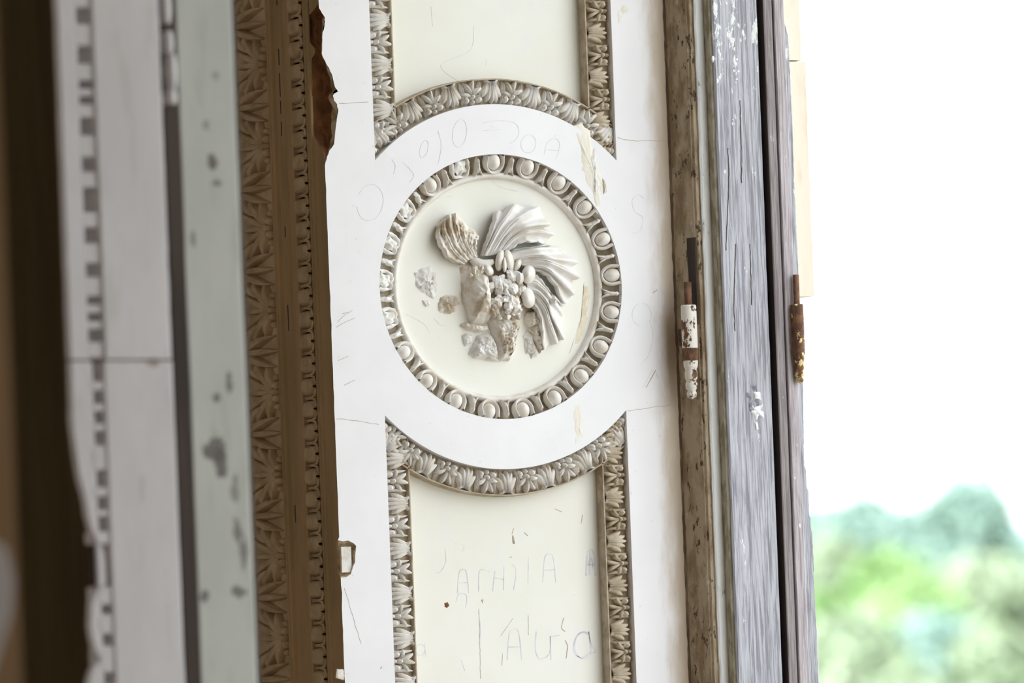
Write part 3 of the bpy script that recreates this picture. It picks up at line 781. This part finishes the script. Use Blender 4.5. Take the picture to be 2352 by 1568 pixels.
crumb([(880, 1200), (940, 1150), (1000, 1180), (1020, 1320), (1000, 1430), (960, 1380), (920, 1290)], .016, .004, 48)
crumb([(860, 1060), (940, 1040), (1000, 1090), (990, 1180), (900, 1200), (850, 1150)], .018, .004, 49)
crumb([(840, 1260), (890, 1200), (930, 1260), (960, 1360), (985, 1450), (920, 1475), (865, 1430)], .006, .003, 50, 'scar')
crumb([(1000, 960), (1050, 900), (1080, 960), (1070, 1010), (1020, 1020)], .034, .004, 51, 'carve')
for pts, h, amp, sd, lab in (([(950, 625), (968, 610), (990, 607), (1002, 625), (1008, 660), (1000, 690), (980, 682), (958, 668), (952, 650)], .005, .003, 61, 'pale plaster scar left of the rosette'),
                        ([(1003, 700), (1010, 682), (1030, 673), (1052, 678), (1060, 700), (1045, 718), (1022, 724), (1006, 716)], .007, .003, 62, 'round plaster scar beside the rosette'),
                        ([(968, 690), (985, 688), (990, 704), (978, 706)], .003, .002, 63, None)):
    o = blob(pts, FY, h, amp, 8, sd, 120, 2.5).build('plaster_scar', M['scar' if sd != 62 else 'rubble'], med, True)
    if lab: o['label'] = lab
rosette.location = rosette.location
# raised cream rim left of the field: thin pencil/crack marks on the field
ribbon([[(930, 720), (960, 735), (975, 745), (985, 760)], [(996, 730), (1010, 745), (1025, 748)], [(1130, 415), (1150, 430), (1190, 440)], [(1005, 455), (1040, 450)]], FY-.0002, 1.2, M['pencil'], 'scratch', med)

# ================================================================== ARCHITRAVE ON THE ROOM WALL
lab, nm = trim('brown architrave round the window with bands of carved palmettes and tongues')
arch = empty(nm, (XC, .12, 2.0), lab, 'moulding', kind='structure')
def vstrip(name, prof, mat, z0=.3, z1=3.5, smooth=False):   # prof of (y, projection towards the room)
    mb = MB(); mb.grid([[(XC-p, y, z0) for y, p in prof], [(XC-p, y, z1) for y, p in prof]]); return mb.build(name, mat, arch, smooth)
# flat band with the chipped edge
loop = [Vector((XC, .037, .3))]
loop += [Vector((XC, .037, 3.5)), Vector((XC, 0, 3.5))]
for v in vv:
    c = corner_u(v); p = PX(c-interp(CHIPL, v), v, XC); loop.append(Vector((XC, max(p.y, 0), p.z)))
loop.append(Vector((XC, 0, zh+.004)))
loop += [Vector((XC, .004, zh-.005)), Vector((XC, .006, hp[-1].z+.004)), Vector((XC, 0, hp[-1].z-.004)), Vector((XC, 0, .3))]
mb = MB(); mb.add(loop, tessellate_polygon([loop])); mb.build('flat_band', M['brown'], arch)
vstrip('fillet', [(.0365, -.001), (.037, .002), (.043, .003), (.0435, .0005), (.046, .0005), (.047, .003), (.053, .003), (.054, -.004)], M['brown'])
vstrip('tongue_bed', [(.053, -.008), (.103, -.010)], M['brown'])
vstrip('flat_band', [(.1025, -.005), (.103, .003), (.106, .004), (.107, .003), (.127, .003), (.1275, .002), (.1285, .002), (.129, .003), (.158, .003)], M['brown'])
vstrip('fillet', [(.1575, .003), (.158, .008), (.165, .009), (.166, .005), (.169, .005), (.170, .008), (.176, .008), (.177, .004)], M['brown'])
vstrip('palmette_bed', [(.176, .003), (.20, .010), (.26, .026), (.27, .03), (.33, .03)], M['brown_leaf'])
for v0, v1 in ((0, 12), (112, 150), (168, 222), (232, 262), (280, 312), (520, 545), (700, 760), (1160, 1200)):
    mb = MB(); a = PX(636+.036*v0, v0, XC-.003); b = PX(636+.036*v1, v1, XC-.003)
    mb.prism([(XC-.0034, a.y-.0012, b.z), (XC-.0034, a.y+.0012, b.z), (XC-.0034, a.y+.0012, a.z), (XC-.0034, a.y-.0012, a.z)], Vector((.001, 0, 0))); mb.build('crack', M['crack_and_shade'], arch)
# tongues: period 52 px
def room_mat(y, p, z, tilt=0):       # local x = up, local z = +y (away from the corner), local -y = out of the wall (-x)
    m = Matrix(((0, 1, 0, XC-p), (0, 0, 1, y), (1, 0, 0, z), (0, 0, 0, 1)))
    return m @ Matrix.Rotation(tilt, 4, 'X')
tb = MB()
rows = []
for i in range(9):                   # rounded tongue with its tip towards the corner
    s = i/8; zz_ = lerp(42, 6, s)*mm; wd = 12.6*mm*(1 if s < .62 else math.sqrt(max(.03, 1-((s-.62)/.38)**2)))
    rows.append([(wd*k/4, -(-.001+12.5*mm*(1-(k/4)**4)**.5*(1 if s < .9 else .85)), zz_) for k in range(-4, 5)])
tb.grid(rows)
for s_ in (-1, 1):
    tb.tube([(s_*14.6*mm, -.005, 44*mm), (s_*14.7*mm, -.006, 20*mm), (s_*12.6*mm, -.006, 8*mm), (s_*4*mm, -.006, 2.5*mm)], 2.0*mm, 6)
tongue = mesh_only(tb, 'carved_tongue', M['brown_leaf'])
P2 = .0302; z = 1.34-33*P2
while z < 3.48:
    inst(tongue, 'carved_tongue', arch, room_mat(.057, -.005, z)); z += P2
def palA():                          # big palmette, root at the fillet, seven leaves spreading outwards
    mb = MB()
    for a, L, wd in ((-78, 40, 6), (-52, 56, 6.5), (-27, 64, 6), (0, 68, 5.5), (27, 64, 6), (52, 56, 6.5), (78, 40, 6)):
        r = math.radians(a); L *= mm
        lobe(mb, (math.sin(r)*6*mm, 10*mm), (math.sin(r)*L*.95, 10*mm+math.cos(r)*L), .10*(1 if a > 0 else -1 if a < 0 else 0), wd*mm, 16*mm, 8, 6, .3)
    for s in (-1, 1):
        ball(mb, (s*9*mm, 6*mm), 6*mm, 6*mm, 12*mm); ball(mb, (s*20*mm, 5*mm), 4.5*mm, 5*mm, 9*mm)
    ball(mb, (0, 8*mm), 5*mm, 6*mm, 15*mm)
    return mb
def palB():                          # acanthus spray, root at the outer side, leaves spreading towards the fillet
    mb = MB()
    for a, L, wd, bd in ((-50, 60, 7, -.22), (-22, 66, 6, -.1), (0, 68, 6, 0), (22, 66, 6, .1), (50, 60, 7, .22)):
        r = math.radians(a); L *= mm
        lobe(mb, (math.sin(r)*5*mm, 66*mm), (math.sin(r)*L*.85, 66*mm-math.cos(r)*L), bd, wd*mm, 17*mm, 8, 6, .35, peak=.8)
    for s in (-1, 1):
        lobe(mb, (s*8*mm, 50*mm), (s*34*mm, 66*mm), .3*s, 6*mm, 14*mm); lobe(mb, (s*14*mm, 40*mm), (s*34*mm, 38*mm), .3*s, 5*mm, 13*mm)
    return mb
PA, PB = mesh_only(palA(), 'palmette', M['brown_leaf']), mesh_only(palB(), 'acanthus_spray', M['brown_leaf'])
tilt = math.radians(17)
Pp = .1115
zA = PX(640, 1465, XC).z
k = -10
while zA+k*Pp < 3.40:
    zz_ = zA+k*Pp
    inst(PA, 'palmette', arch, room_mat(.179, .004, zz_, tilt)); inst(PB, 'acanthus_spray', arch, room_mat(.179, .004, zz_+Pp/2, tilt)); k += 1

# ================================================================== WINDOW FRAME AND CASEMENT
X0 = XF
win = empty('window_1', (X0+.05, -.06, 0), 'weathered wooden window frame with a bare grey casement stile and two rusty hinges', 'window', kind='structure')
SHX, SHY = .0178, .040
def post(name, plan, mat, jag=None, nzs=2, label=None, par=win, sh=True, z0=.25, z1=3.48):
    """vertical board of constant plan; jag(z, i) moves plan point i"""
    if sh: plan = [(x+SHX, y+SHY) for x, y in plan]
    mb = MB(); rows = []; n = int(nzs*(z1-z0)/1.55)+1
    for k in range(n+1):
        z = lerp(z0, z1, k/n); rows.append([(x+(jag(z, i)[0] if jag else 0), y+(jag(z, i)[1] if jag else 0), z) for i, (x, y) in enumerate(plan)])
    mb.grid(rows, close=True); o = mb.build(name, mat, par)
    if label: o['label'] = label
    return o
post('crevice', [(X0+.0004, .004), (X0+.0004, -.0004), (X0+.0034, -.0050), (X0+.007, .004)], M['crevice'], lambda z, i: (.0014*nz(z*70, i, 1), .0014*nz(z*50, i, 5)) if i in (1, 2) else (0, 0), 260, sh=False)
post('frame_post', [(X0+.003, .02), (X0+.0025, -.0045), (X0+.0155, -.040), (X0+.017, -.0405), (X0+.0185, -.0445), (X0+.05, -.0445), (X0+.09, .02)], M['dirty'],
     lambda z, i: (.0005*nz(z*30, i, 2), .0005*nz(z*40, i, 5)) if i in (1, 2, 3, 4) else (0, 0), 160, label='grimy brown face of the frame', sh=False)
post('recess_shade', [(X0+.0105, -.0265+.002), (X0+.0104, -.0265-.0012), (X0+.0152, -.0412), (X0+.018, -.0412)], M['crack_and_shade'],  # slightly proud dark strip, the shade of the recess put into its colour
     lambda z, i: (.0012*nz(z*60, 3, 2), -.0028*nz(z*60, 3, 2)) if i == 1 else (0, 0), 60, label='dark strip standing in for the shade of the hinge recess', sh=False, z0=PY(1600, 745, -.04).z, z1=PY(1600, 545, -.04).z)
post('paint_bead', [(X0+.0065, -.083), (X0+.0065, -.088), (X0+.0085, -.0895), (X0+.0195, -.0895), (X0+.021, -.088), (X0+.021, -.08)], M['bead'],
     lambda z, i: (.0009*nz(z*40, i, 1)+.0012*nz(z*9, 1, 3), .0006*nz(z*60, i, 5)) if i in (1, 2, 3, 4) else (0, 0), 220, 'narrow bead of flaking white paint')
post('mossy_groove', [(X0+.0195, -.085), (X0+.0195, -.105), (X0+.024, -.108), (X0+.03, -.108), (X0+.03, -.085)], M['slime'])
XS = X0+.0225
post('casement_stile', [(XS, -.09), (XS, -.109), (XS+.002, -.111), (XS+.0665, -.111), (XS+.0685, -.109), (XS+.0685, -.05), (XS+.04, -.05)], M['grey'],
     lambda z, i: (.0006*nz(z*25, i, 2), .0005*nz(z*30, i, 5)) if i in (1, 2, 3, 4) else (0, 0), 160, 'bare grey casement stile with flecks of white paint')
XA = XS+.0765
post('gap_shade', [(XS+.0685, -.052), (XS+.0685, -.045), (XS+.09, -.045), (XS+.09, -.052)], M['crack_and_shade'])
post('gap_shade', [(XA-.0006, -.05), (XA-.0006, -.1128), (XA+.0006, -.1134), (XA+.0006, -.05)], M['crack_and_shade'])  # thin dark plate painting the shadowed side of the gap
post('rebate_strip', [(XA, -.05), (XA, -.113), (XA+.001, -.1145), (XA+.0098, -.119), (XA+.0105, -.118), (XA+.0105, -.05)], M['lilac'])
post('rebate_strip', [(XA+.0122, -.05), (XA+.0122, -.121), (XA+.0132, -.122), (XA+.0262, -.1225), (XA+.0272, -.1215), (XA+.0272, -.05)], M['lilac'],
     lambda z, i: (.0006*nz(z*25, i, 2), .0006*nz(z*30, i, 5)) if i in (1, 2, 3, 4) else (0, 0), 160)
EDGE = [(-80, 0), (58, 0), (66, 3), (95, 9), (160, 10), (230, 10), (300, 11), (420, 10), (560, 11), (640, 12), (690, 8), (720, 6), (830, 6), (870, 12), (900, 13), (1090, 8), (1098, 12),
        (1142, 12), (1147, 16), (1205, 15), (1212, 19), (1236, 18), (1242, 21), (1330, 22), (1340, 20), (1460, 22), (1480, 23), (1680, 24)]
def edge_w(z):
    v = 658+(O.z-z)*1700
    return interp(EDGE, v)/1553+.0007*nz(z*140, 3, 1)+.0005*nz(z*400, 3, 1)
post('weathered_edge', [(XA+.0265, -.06), (XA+.0265, -.118), (XA+.0275, -.119), (XA+.0285, -.118), (XA+.0285, -.06)], M['grey'],
     lambda z, i: (edge_w(z), 0) if i in (2, 3, 4) else (0, 0), 420, 'splintered outer edge of the casement')
# knot and paint chips on the stile
def yface(pts, Y, h, amp, seed, mat, nm, lab=None, par=win, rings=5):
    o = blob(pts, Y, h, amp, rings, seed, 150, 3.5, sub=3).build(nm, mat, par, True)
    if lab: o['label'] = lab
YS = -.071
def chipflake(pts, sd): yface(pts, YS, .0010, .0006, sd, M['flake'], 'paint_flake')
M['flake'] = simple('white_paint_flake', (.86, .87, .88, 1), (.78, .79, .80, 1), 60)
M['knot'] = simple('dark_wood_knot', (.30, .30, .34, 1), (.17, .17, .20, 1), 130, .35, .65, .9, .8, 200, .001)
yface([(1707, 882), (1722, 873), (1738, 876), (1748, 895), (1752, 920), (1748, 960), (1738, 968), (1720, 950), (1716, 920), (1704, 905)], YS, .0012, .0012, 71, M['knot'], 'knot', 'dark knot in the grey stile')
YS = -.0725
chipflake([(1731, 898), (1748, 900), (1750, 918), (1734, 916)], 72)
chipflake([(1724, 928), (1733, 935), (1745, 930), (1755, 927), (1748, 940), (1757, 948), (1757, 962), (1745, 955), (1736, 966), (1732, 950), (1722, 946), (1731, 941)], 73)
chipflake([(1733, 970), (1740, 968), (1744, 985), (1738, 990)], 74)
YS = -.0712
for i in range(26):
    u, v = random.choice([(1690, 150), (1690, 260), (1640+15, 150), (1700, 120), (1755, 760), (1745, 800)]); u += random.gauss(0, 7)+.036*(v-400)*.3; v += random.gauss(0, 45)
    r = random.uniform(1.5, 5); s = random.uniform(1.3, 3.5)
    if 1640+.035*v-12 < u < 1738+.035*v-20:
        chipflake([(u-r, v), (u-r*.4, v-r*s), (u+r*.7, v-r*s*.7), (u+r, v+r*.4), (u+r*.2, v+r*s), (u-r*.8, v+r*s*.5)], 80+i)
# long drying cracks in the stile
YS = -.0714
ribbon([[(1690, 560), (1688, 620), (1686, 700), (1689, 760)], [(1723, 560), (1725, 640), (1727, 700)], [(1700, 230), (1702, 330), (1704, 420)], [(1672, 340), (1674, 420), (1668, 560)], [(1667, 560), (1668, 575)]], YS, 2.0, M['crack_and_shade'], 'drying_crack', win, jit=1.5)

def turned(prof, c, n=20):           # lathe: prof of (radius, z) around a vertical axis through c
    mb = MB(); mb.grid([[(c[0]+r*math.cos(2*PI*k/n), c[1]+r*math.sin(2*PI*k/n), z) for k in range(n)] for r, z in prof], close=True); return mb
def hinge(u, v0, v1, v2, v3, plane, rb, rp, mb_, mp_, lab):
    top, a, b, end = (PY(u, q, plane).z for q in (v0, v1, v2, v3))
    x, y = PY(u, (v1+v2)/2, plane).x, plane
    def lean(v): return 0
    bar = turned([(rb*.2, a+.001), (rb*.92, a+.001), (rb, a-.001), (rb*1.02, (a+b)/2), (rb, b+.012), (rb*.9, b)], (x, y))
    root = bar.build('hinge', mb_, win, True); root['label'] = lab
    mb = turned([(0.0002, top), (rp, top-.0005), (rp, a-.004)], (x, y), 14); mb.build('hinge_pin', mp_, root, True)
    h = b-end
    mb = turned([(rb*.9, b), (rb*.72, b-h*.08), (rb*.82, b-h*.2), (rb*.8, b-h*.36), (rb*.62, b-h*.42), (rb*.78, b-h*.52), (rb*.76, b-h*.66), (rb*.5, b-h*.73), (rb*.66, b-h*.82), (rb*.58, b-h*.93), (.0003, end)], (x, y)); mb.build('hinge_finial', mb_, root, True)
    return root, x, y, a, b
h1, hx, hy, ha, hb = hinge(1584, 647, 702, 842, 917, -.040, .0107, .0052, M['rustw'], M['rust'], 'white-painted rusty hinge on the frame')
mb = MB(); mb.box((hx-.002, hy, hb+.03), (hx+.002, -.008, ha-.03)); mb.build('hinge_leaf', M['rust'], h1)
bandm = turned([(.0109, 0), (.0113, .003), (.0113, .013), (.0109, .017)], (hx, hy)); bandm.v = [(x, y, z+PY(1584, 828, -.04).z) for x, y, z in bandm.v]
tag(bandm.build('rust_band', M['rust'], h1, True), 'bare rust-brown band')
h2, hx, hy, ha, hb = hinge(1833, 630, 700, 830, 880, -.089, .0087, .0042, M['rusty'], M['rust'], 'rust-brown hinge with yellow paint flecks against the sky')
mb = MB(); mb.box((hx-.003, hy, hb+.01), (hx+.001, hy+.02, ha-.01)); mb.build('hinge_leaf', M['rust'], h2)

# ---- pale outer jamb block beyond the window
lab, nm = trim('sunlit cream masonry edge outside the window, broken off at its lower end')
oj = empty(nm, (.40, .1, 2.3), lab, 'masonry', kind='structure')
zbo = PY(1840, 680, -.03).z; zjo = PY(1840, 140, -.03).z
xr = PY(1862, 400, -.03).x
def cream(nm, za, zb, xe, sd):
    n = 40; mb = MB(); rows = []
    for k in range(n+1):
        z = lerp(za, zb, k/n); j = .0015*nz(z*50, sd, 1)+.001*nz(z*160, sd, 2)
        rows.append([(.40, -.03, z), (xe+j-.002, -.03, z), (xe+j, -.028, z), (xe+j, .0, z), (xe+.02, .3, z), (.40, .3, z)])
    mb.grid(rows, close=True)
    for r, fl in ((rows[0], 1), (rows[-1], 0)):
        mb.add(r, [tuple(range(6))])
    mb.build(nm, M['outwall'], oj)
cream('block', zbo, zjo-.001, xr, 1); cream('block', zjo+.001, 3.5, xr-.006, 2)

# ================================================================== FOREGROUND DOOR LEAF
DN = Vector((.22, -1, 0)).normalized(); DP = PZ(360, 784, 5.45)
DT = Vector((1, .22, 0)).normalized()        # to the right along the leaf
def dh(u, v=784, rec=0):
    p = PN(u, v, DP-DN*rec, DN); return (p-DP).dot(DT), p.z
def D3(h, z, out=0): return Vector((DP.x, DP.y, 0))+DT*h+DN*out+Vector((0, 0, z))
door = empty('door_1', Vector((DP.x, DP.y, 0)), 'out-of-focus peeling white door leaf standing open at the left', 'door', kind='structure')
def mk_peel(name, base, stain, amt, spots):
    t = NT(name); g = t.geo((1, 1, .5))
    c = t.mix(t.ramp(t.noise(g, 12, 3), .35, .65), base, tuple(x*.93 for x in base[:3])+(1,))
    c = t.mix(t.ramp(t.noise(t.geo((1, 1, .45), (2, 7, 3)), 34, 4, .6), amt, amt+.07), c, stain)
    gx = t.ramp(t.noise(t.geo((1, 1, .18), (5, 1, 2)), 45, 4, .6), .52, .72); c = t.mix(t.math('MULTIPLY', gx, .35), c, (base[0]*.62, base[1]*.66, base[2]*.58, 1))
    for s in spots: c = t.mix(t.math('MULTIPLY', t.spot(s[0], s[1], warp=2.6, wsc=75), s[2]), c, stain)
    t.bump(t.noise(g, 60, 4), .3, .002)
    return t.done(c, .7, .2)
def dsp(u, v, ru, rv, k=1.0): 
    h, z = dh(u, v); p = D3(h, z); return ((p.x, p.y, p.z), (ru/2150+.0005, .3, rv/2150), k)
M['doorw'] = mk_peel('white_door_paint', (.60, .58, .595, 1), (.30, .25, .20, 1), .76, [dsp(345, 833, 22, 10, .8), dsp(325, 1125, 8, 30, .25)])
M['doorg'] = mk_peel('greenish_door_paint', (.47, .48, .45, 1), (.12, .105, .10, 1), .72,
    [dsp(500, 1030, 26, 30, .9), dsp(515, 1060, 18, 40, .9), dsp(497, 368, 14, 18, .9), dsp(508, 418, 12, 10, .7), dsp(533, 880, 8, 24, .8), dsp(506, 910, 10, 14, .8), dsp(478, 1366, 12, 14, .8), dsp(555, 1355, 22, 14, .8), dsp(555, 1220, 12, 28, .7), dsp(568, 1265, 10, 35, .7), dsp(480, 285, 10, 12, .5), dsp(452, 545, 7, 22, .6), dsp(505, 170, 10, 14, .45), dsp(548, 1120, 10, 28, .6)])
M['doorwood'] = simple('dark_door_wood', (.06, .042, .034, 1), (.035, .025, .02, 1), 10, stretch=(1, 1, .2))
def slab(name, u0, u1, za, zb, out, th, mat, lj=None, rj=None, n=1):
    ha, hb_ = dh(u0, rec=-out)[0], dh(u1, rec=-out)[0]
    L = [(ha+(lj(z) if lj else 0), z) for z in [lerp(za, zb, k/n) for k in range(n+1)]]
    R = [(hb_+(rj(z) if rj else 0), z) for z in [lerp(za, zb, k/n) for k in range(n+1)]]
    rows = []
    for (l, z), (r, _) in zip(L, R):
        rows.append([D3(l, z, out-th), D3(l, z, out-.003), D3(l+.003, z, out), D3(r-.003, z, out), D3(r, z, out-.003), D3(r, z, out-th)])
    mb = MB(); mb.grid(rows, close=True)
    mb.add(rows[0], [tuple(range(6))]); mb.add(rows[-1], [tuple(range(6))])
    return mb.build(name, mat, door)
zv = lambda u, v: dh(u, v)[1]
zJ = zv(300, 827)
LJ = [(880, 0), (960, -3), (1040, 4), (1100, 12), (1140, 26), (1190, 30), (1240, 48), (1260, 66), (1330, 70), (1345, 44), (1375, 30), (1430, 24), (1490, 36), (1502, 60), (1512, 30), (1568, 12), (1640, 10)]
def ljag(z):
    v = 784-(z-zv(190, 784))*2155; return max(-.002, interp(LJ, v)/2155)+.0015*nz(z*40, 1, 2)
def rjag(z): return .001*nz(z*40, 6, 2)
slab('backing_board', 214, 572, .02, 2.9, -.022, .03, M['doorwood'])
slab('rim_strip', 158, 206, zJ+.001, 2.9, 0, .007, M['doorw'], rjag, None, 60)
slab('rim_strip', 158, 212, .02, zJ-.001, -.001, .007, M['doorw'], ljag, None, 160)
slab('board', 238, 396, zJ+.001, 2.9, .002, .03, M['doorw'], None, rjag, 60)
slab('board', 234, 397, .02, zJ-.001, .001, .03, M['doorw'], None, rjag, 60)
slab('groove_lining', 394, 436, .02, 2.9, -.009, .012, M['doorwood'])
slab('side_board', 429, 564, .02, 2.9, -.010, .03, M['doorg'], rjag, rjag, 60)
holes = [-40, 37, 127, 195, 230, 290, 378, 442, 470, 540, 620, 690, 728, 770, 832, 857, 912, 958, 1005, 1100, 1156, 1203, 1298, 1400, 1470, 1560, 1640]
half = [10, 17, 19, 9, 9, 19, 15, 10, 16, 17, 14, 9, 9, 14, 9, 18, 15, 14, 15, 18, 15, 17, 48, 10, 12, 12, 10]
for i in range(len(holes)-1):
    a, b = holes[i]+half[i], holes[i+1]-half[i+1]
    if b-a < 5: continue
    za, zb = zv(219, b), zv(219, a)
    mb = MB(); c = (dh(202)[0]+dh(242)[0])/2; hw = (dh(242)[0]-dh(202)[0])/2; rows = []
    zm, hz = (za+zb)/2, (zb-za)/2
    for k in range(7):
        s = k/6; rows.append([D3(c+hw*math.copysign(abs(math.cos(t))**.25, math.cos(t))*(1-s**6*.12), zm+hz*math.copysign(abs(math.sin(t))**.35, math.sin(t))*(1-s**4*.18), -.022+.021*math.sin(PI/2*s)+.001*nz(k, i, 3)) for t in [2*PI*q/20 for q in range(20)]])
    mb.grid(rows, close=True); mb.add(rows[-1], [tuple(range(20))]); mb.build('bead', M['doorw'], door, True)
# remains of paint in the groove
for i, (va, vb, ua, ub) in enumerate(((-20, 55, 392, 412), (72, 125, 396, 414), (125, 205, 400, 420), (205, 240, 396, 418))):
    mb = MB(); 
    ha, hb_ = dh(ua+26)[0]-.012, dh(ub+26)[0]-.012; ha, hb_ = dh(ua+8)[0], dh(ub+12)[0]
    za, zb = zv(405, vb), zv(405, va); rows = []
    for k in range(9):
        z = lerp(za, zb, k/8); tp = math.sin(PI*(.1+.8*k/8))**.5
        rows.append([D3(lerp(ha, hb_, .5-.5*tp)+.001*nz(z*90, i, 1), z, -.012), D3(lerp(ha, hb_, .5-.35*tp), z, .002), D3(lerp(ha, hb_, .5+.35*tp), z, .002), D3(lerp(ha, hb_, .5+.5*tp)+.001*nz(z*90, i, 8), z, -.012)])
    mb.grid(rows); mb.build('paint_flake', M['doorw'], door, True)

# ---- second, nearer leaf: dark brown with a rest of white paint
N2 = Vector((.05, -1, 0)).normalized(); P0 = PZ(0, 784, 4.3); T2 = Vector((1, .05, 0)).normalized()
d2 = empty('door_2', Vector((P0.x, P0.y, 0)), 'very blurred dark brown door edge at the far left of the picture', 'door', kind='structure')
def E3(u, z, out=0):
    p = PN(u, 784, P0, N2); h = (p-P0).dot(T2); return Vector((P0.x, P0.y, 0))+T2*h+N2*out+Vector((0, 0, z))
def slab2(name, u0, u1, za, zb, out, th, mat):
    mb = MB(); rows = [[E3(u0, z, out-th), E3(u0, z, out), E3(u1, z, out), E3(u1, z, out-th)] for z in (za, zb)]
    mb.grid(rows, close=True); mb.add(rows[0], [(0, 1, 2, 3)]); mb.add(rows[1], [(0, 1, 2, 3)]); return mb.build(name, mat, d2)
M['door2'] = simple('brown_door_paint', (.36, .235, .135, 1), (.27, .18, .10, 1), 8, stretch=(1, 1, .3))
slab2('stile', -420, 22, .02, 2.9, 0, .045, M['door2'])
mb = MB()
pts = [(-400, 1235), (-20, 1235), (15, 1260), (32, 1330), (28, 1400), (8, 1470), (-15, 1540), (-60, 1640), (-400, 1700)]
lp = []
for u, v in pts:
    q = PN(u, v, P0+N2*.001, N2); lp.append(q)
mb.prism(lp, N2*.002); tag(mb.build('paint_patch', M['doorw'], d2), 'surviving patch of white paint low on the door edge')
# ================================================================== TREES
def tree(u, v_top, dist, spread_px, height_px, leafm, label, seed, n=5200, lsz=.45, grp='trees beyond the window'):
    rnd = random.Random(seed)
    sc_ = dist/F_PX
    top = PZ(u, v_top, dist); rad = spread_px*sc_; hh = height_px*sc_
    base = Vector((top.x, top.y, -4.0)); cz = top.z-hh*.5
    root = empty('tree', base, label, 'tree', grp)
    mb = MB(); trunk_top = cz+hh*.1
    mb.tube([base, Vector((base.x+.1, base.y, lerp(-4, trunk_top, .5))), Vector((base.x-.1, base.y, trunk_top))], [.32, .24, .12], 8)
    cl = []
    for k in range(22):
        a, b = rnd.uniform(0, 2*PI), rnd.uniform(-.75, .95); rr = math.sqrt(max(0.05, 1-b*b))*rad*rnd.uniform(.45, .8)
        c = Vector((top.x+rr*math.cos(a), top.y+rr*math.sin(a), cz+b*hh*.40)); cl.append((c, rad*rnd.uniform(.24, .42)))
        mb.tube([Vector((base.x, base.y, lerp(-3, trunk_top, rnd.uniform(.5, .9)))), (Vector((base.x, base.y, c.z-1))+c)/2, c], [.10, .07, .03], 5)
    cl.append((Vector((top.x, top.y, cz+hh*.32)), rad*.4))
    mb.build('trunk', M['bark'], root)
    cm = MB()
    for c, r in cl:
        rows = []
        for i in range(7):
            th = PI*i/6
            rows.append([c+Vector((math.sin(th)*math.cos(2*PI*k/9), math.sin(th)*math.sin(2*PI*k/9), math.cos(th)))*r*.62*(1+.5*nz(k*1.3, i*1.7, c.x)) for k in range(9)])
        cm.grid(rows, close=True)
    o = cm.build('crown', M[leafm], root, fixn=False); o['kind'] = 'stuff'
    fm = MB()
    for i in range(n):
        c, r = rnd.choice(cl)
        d = Vector((rnd.gauss(0, 1), rnd.gauss(0, 1), rnd.gauss(0, 1))).normalized()*r*rnd.uniform(.55, 1.05)
        p = c+d; s = lsz*rnd.uniform(.6, 1.3)
        nrm = (d.normalized()*.6+Vector((rnd.gauss(0, 1), rnd.gauss(0, 1), rnd.gauss(0, 1)+.5))*.6).normalized()
        t = nrm.orthogonal().normalized(); t = (Matrix.Rotation(rnd.uniform(0, 6.28), 3, nrm) @ t); b = nrm.cross(t)
        fm.add([p-t*s, p-b*s*.5, p+t*s, p+b*s*.5], [(0, 1, 2, 3)])
    o = fm.build('foliage', M[leafm], root, fixn=False); o['kind'] = 'stuff'
G = 'trees beyond the window'
tree(1885, 1150, 265, 170, 420, 'leaf_dark', 'bluish green tree in the back row, half hidden behind the window frame', 12)
tree(1975, 1135, 242, 190, 420, 'leaf_dark', 'bluish green tree in the back row, just right of the window frame', 1)
tree(2085, 1165, 254, 180, 420, 'leaf_dark', 'bluish green tree in the middle of the back row, lower than its neighbours', 2)
tree(2190, 1095, 230, 190, 480, 'leaf_dark', 'tallest bluish green tree, rising highest against the sky', 3)
tree(2305, 1200, 285, 190, 420, 'leaf_dark', 'bluish green tree sloping down at the end of the back row', 4)
tree(1893, 1228, 170, 120, 340, 'leaf_pale', 'pale silvery tree pressed against the window frame', 5)
tree(2060, 1292, 160, 180, 360, 'leaf_mid', 'bright green bushy tree in the centre of the front row', 6)
tree(2300, 1268, 178, 190, 420, 'leaf_pale', 'large pale tree at the edge of the picture, below the end of the back row', 7)
tree(1955, 1440, 120, 190, 330, 'leaf_pale', 'low pale tree at the foot of the picture, below the bright green one', 8)
tree(2140, 1420, 130, 170, 340, 'leaf_dark', 'low bluish tree at the foot of the picture between two pale ones', 9)
tree(2300, 1462, 112, 180, 330, 'leaf_pale', 'low pale green bush in the bottom corner of the picture', 10)
tree(1885, 1370, 140, 90, 320, 'leaf_mid', 'green tree half hidden by the lower end of the window frame', 11)
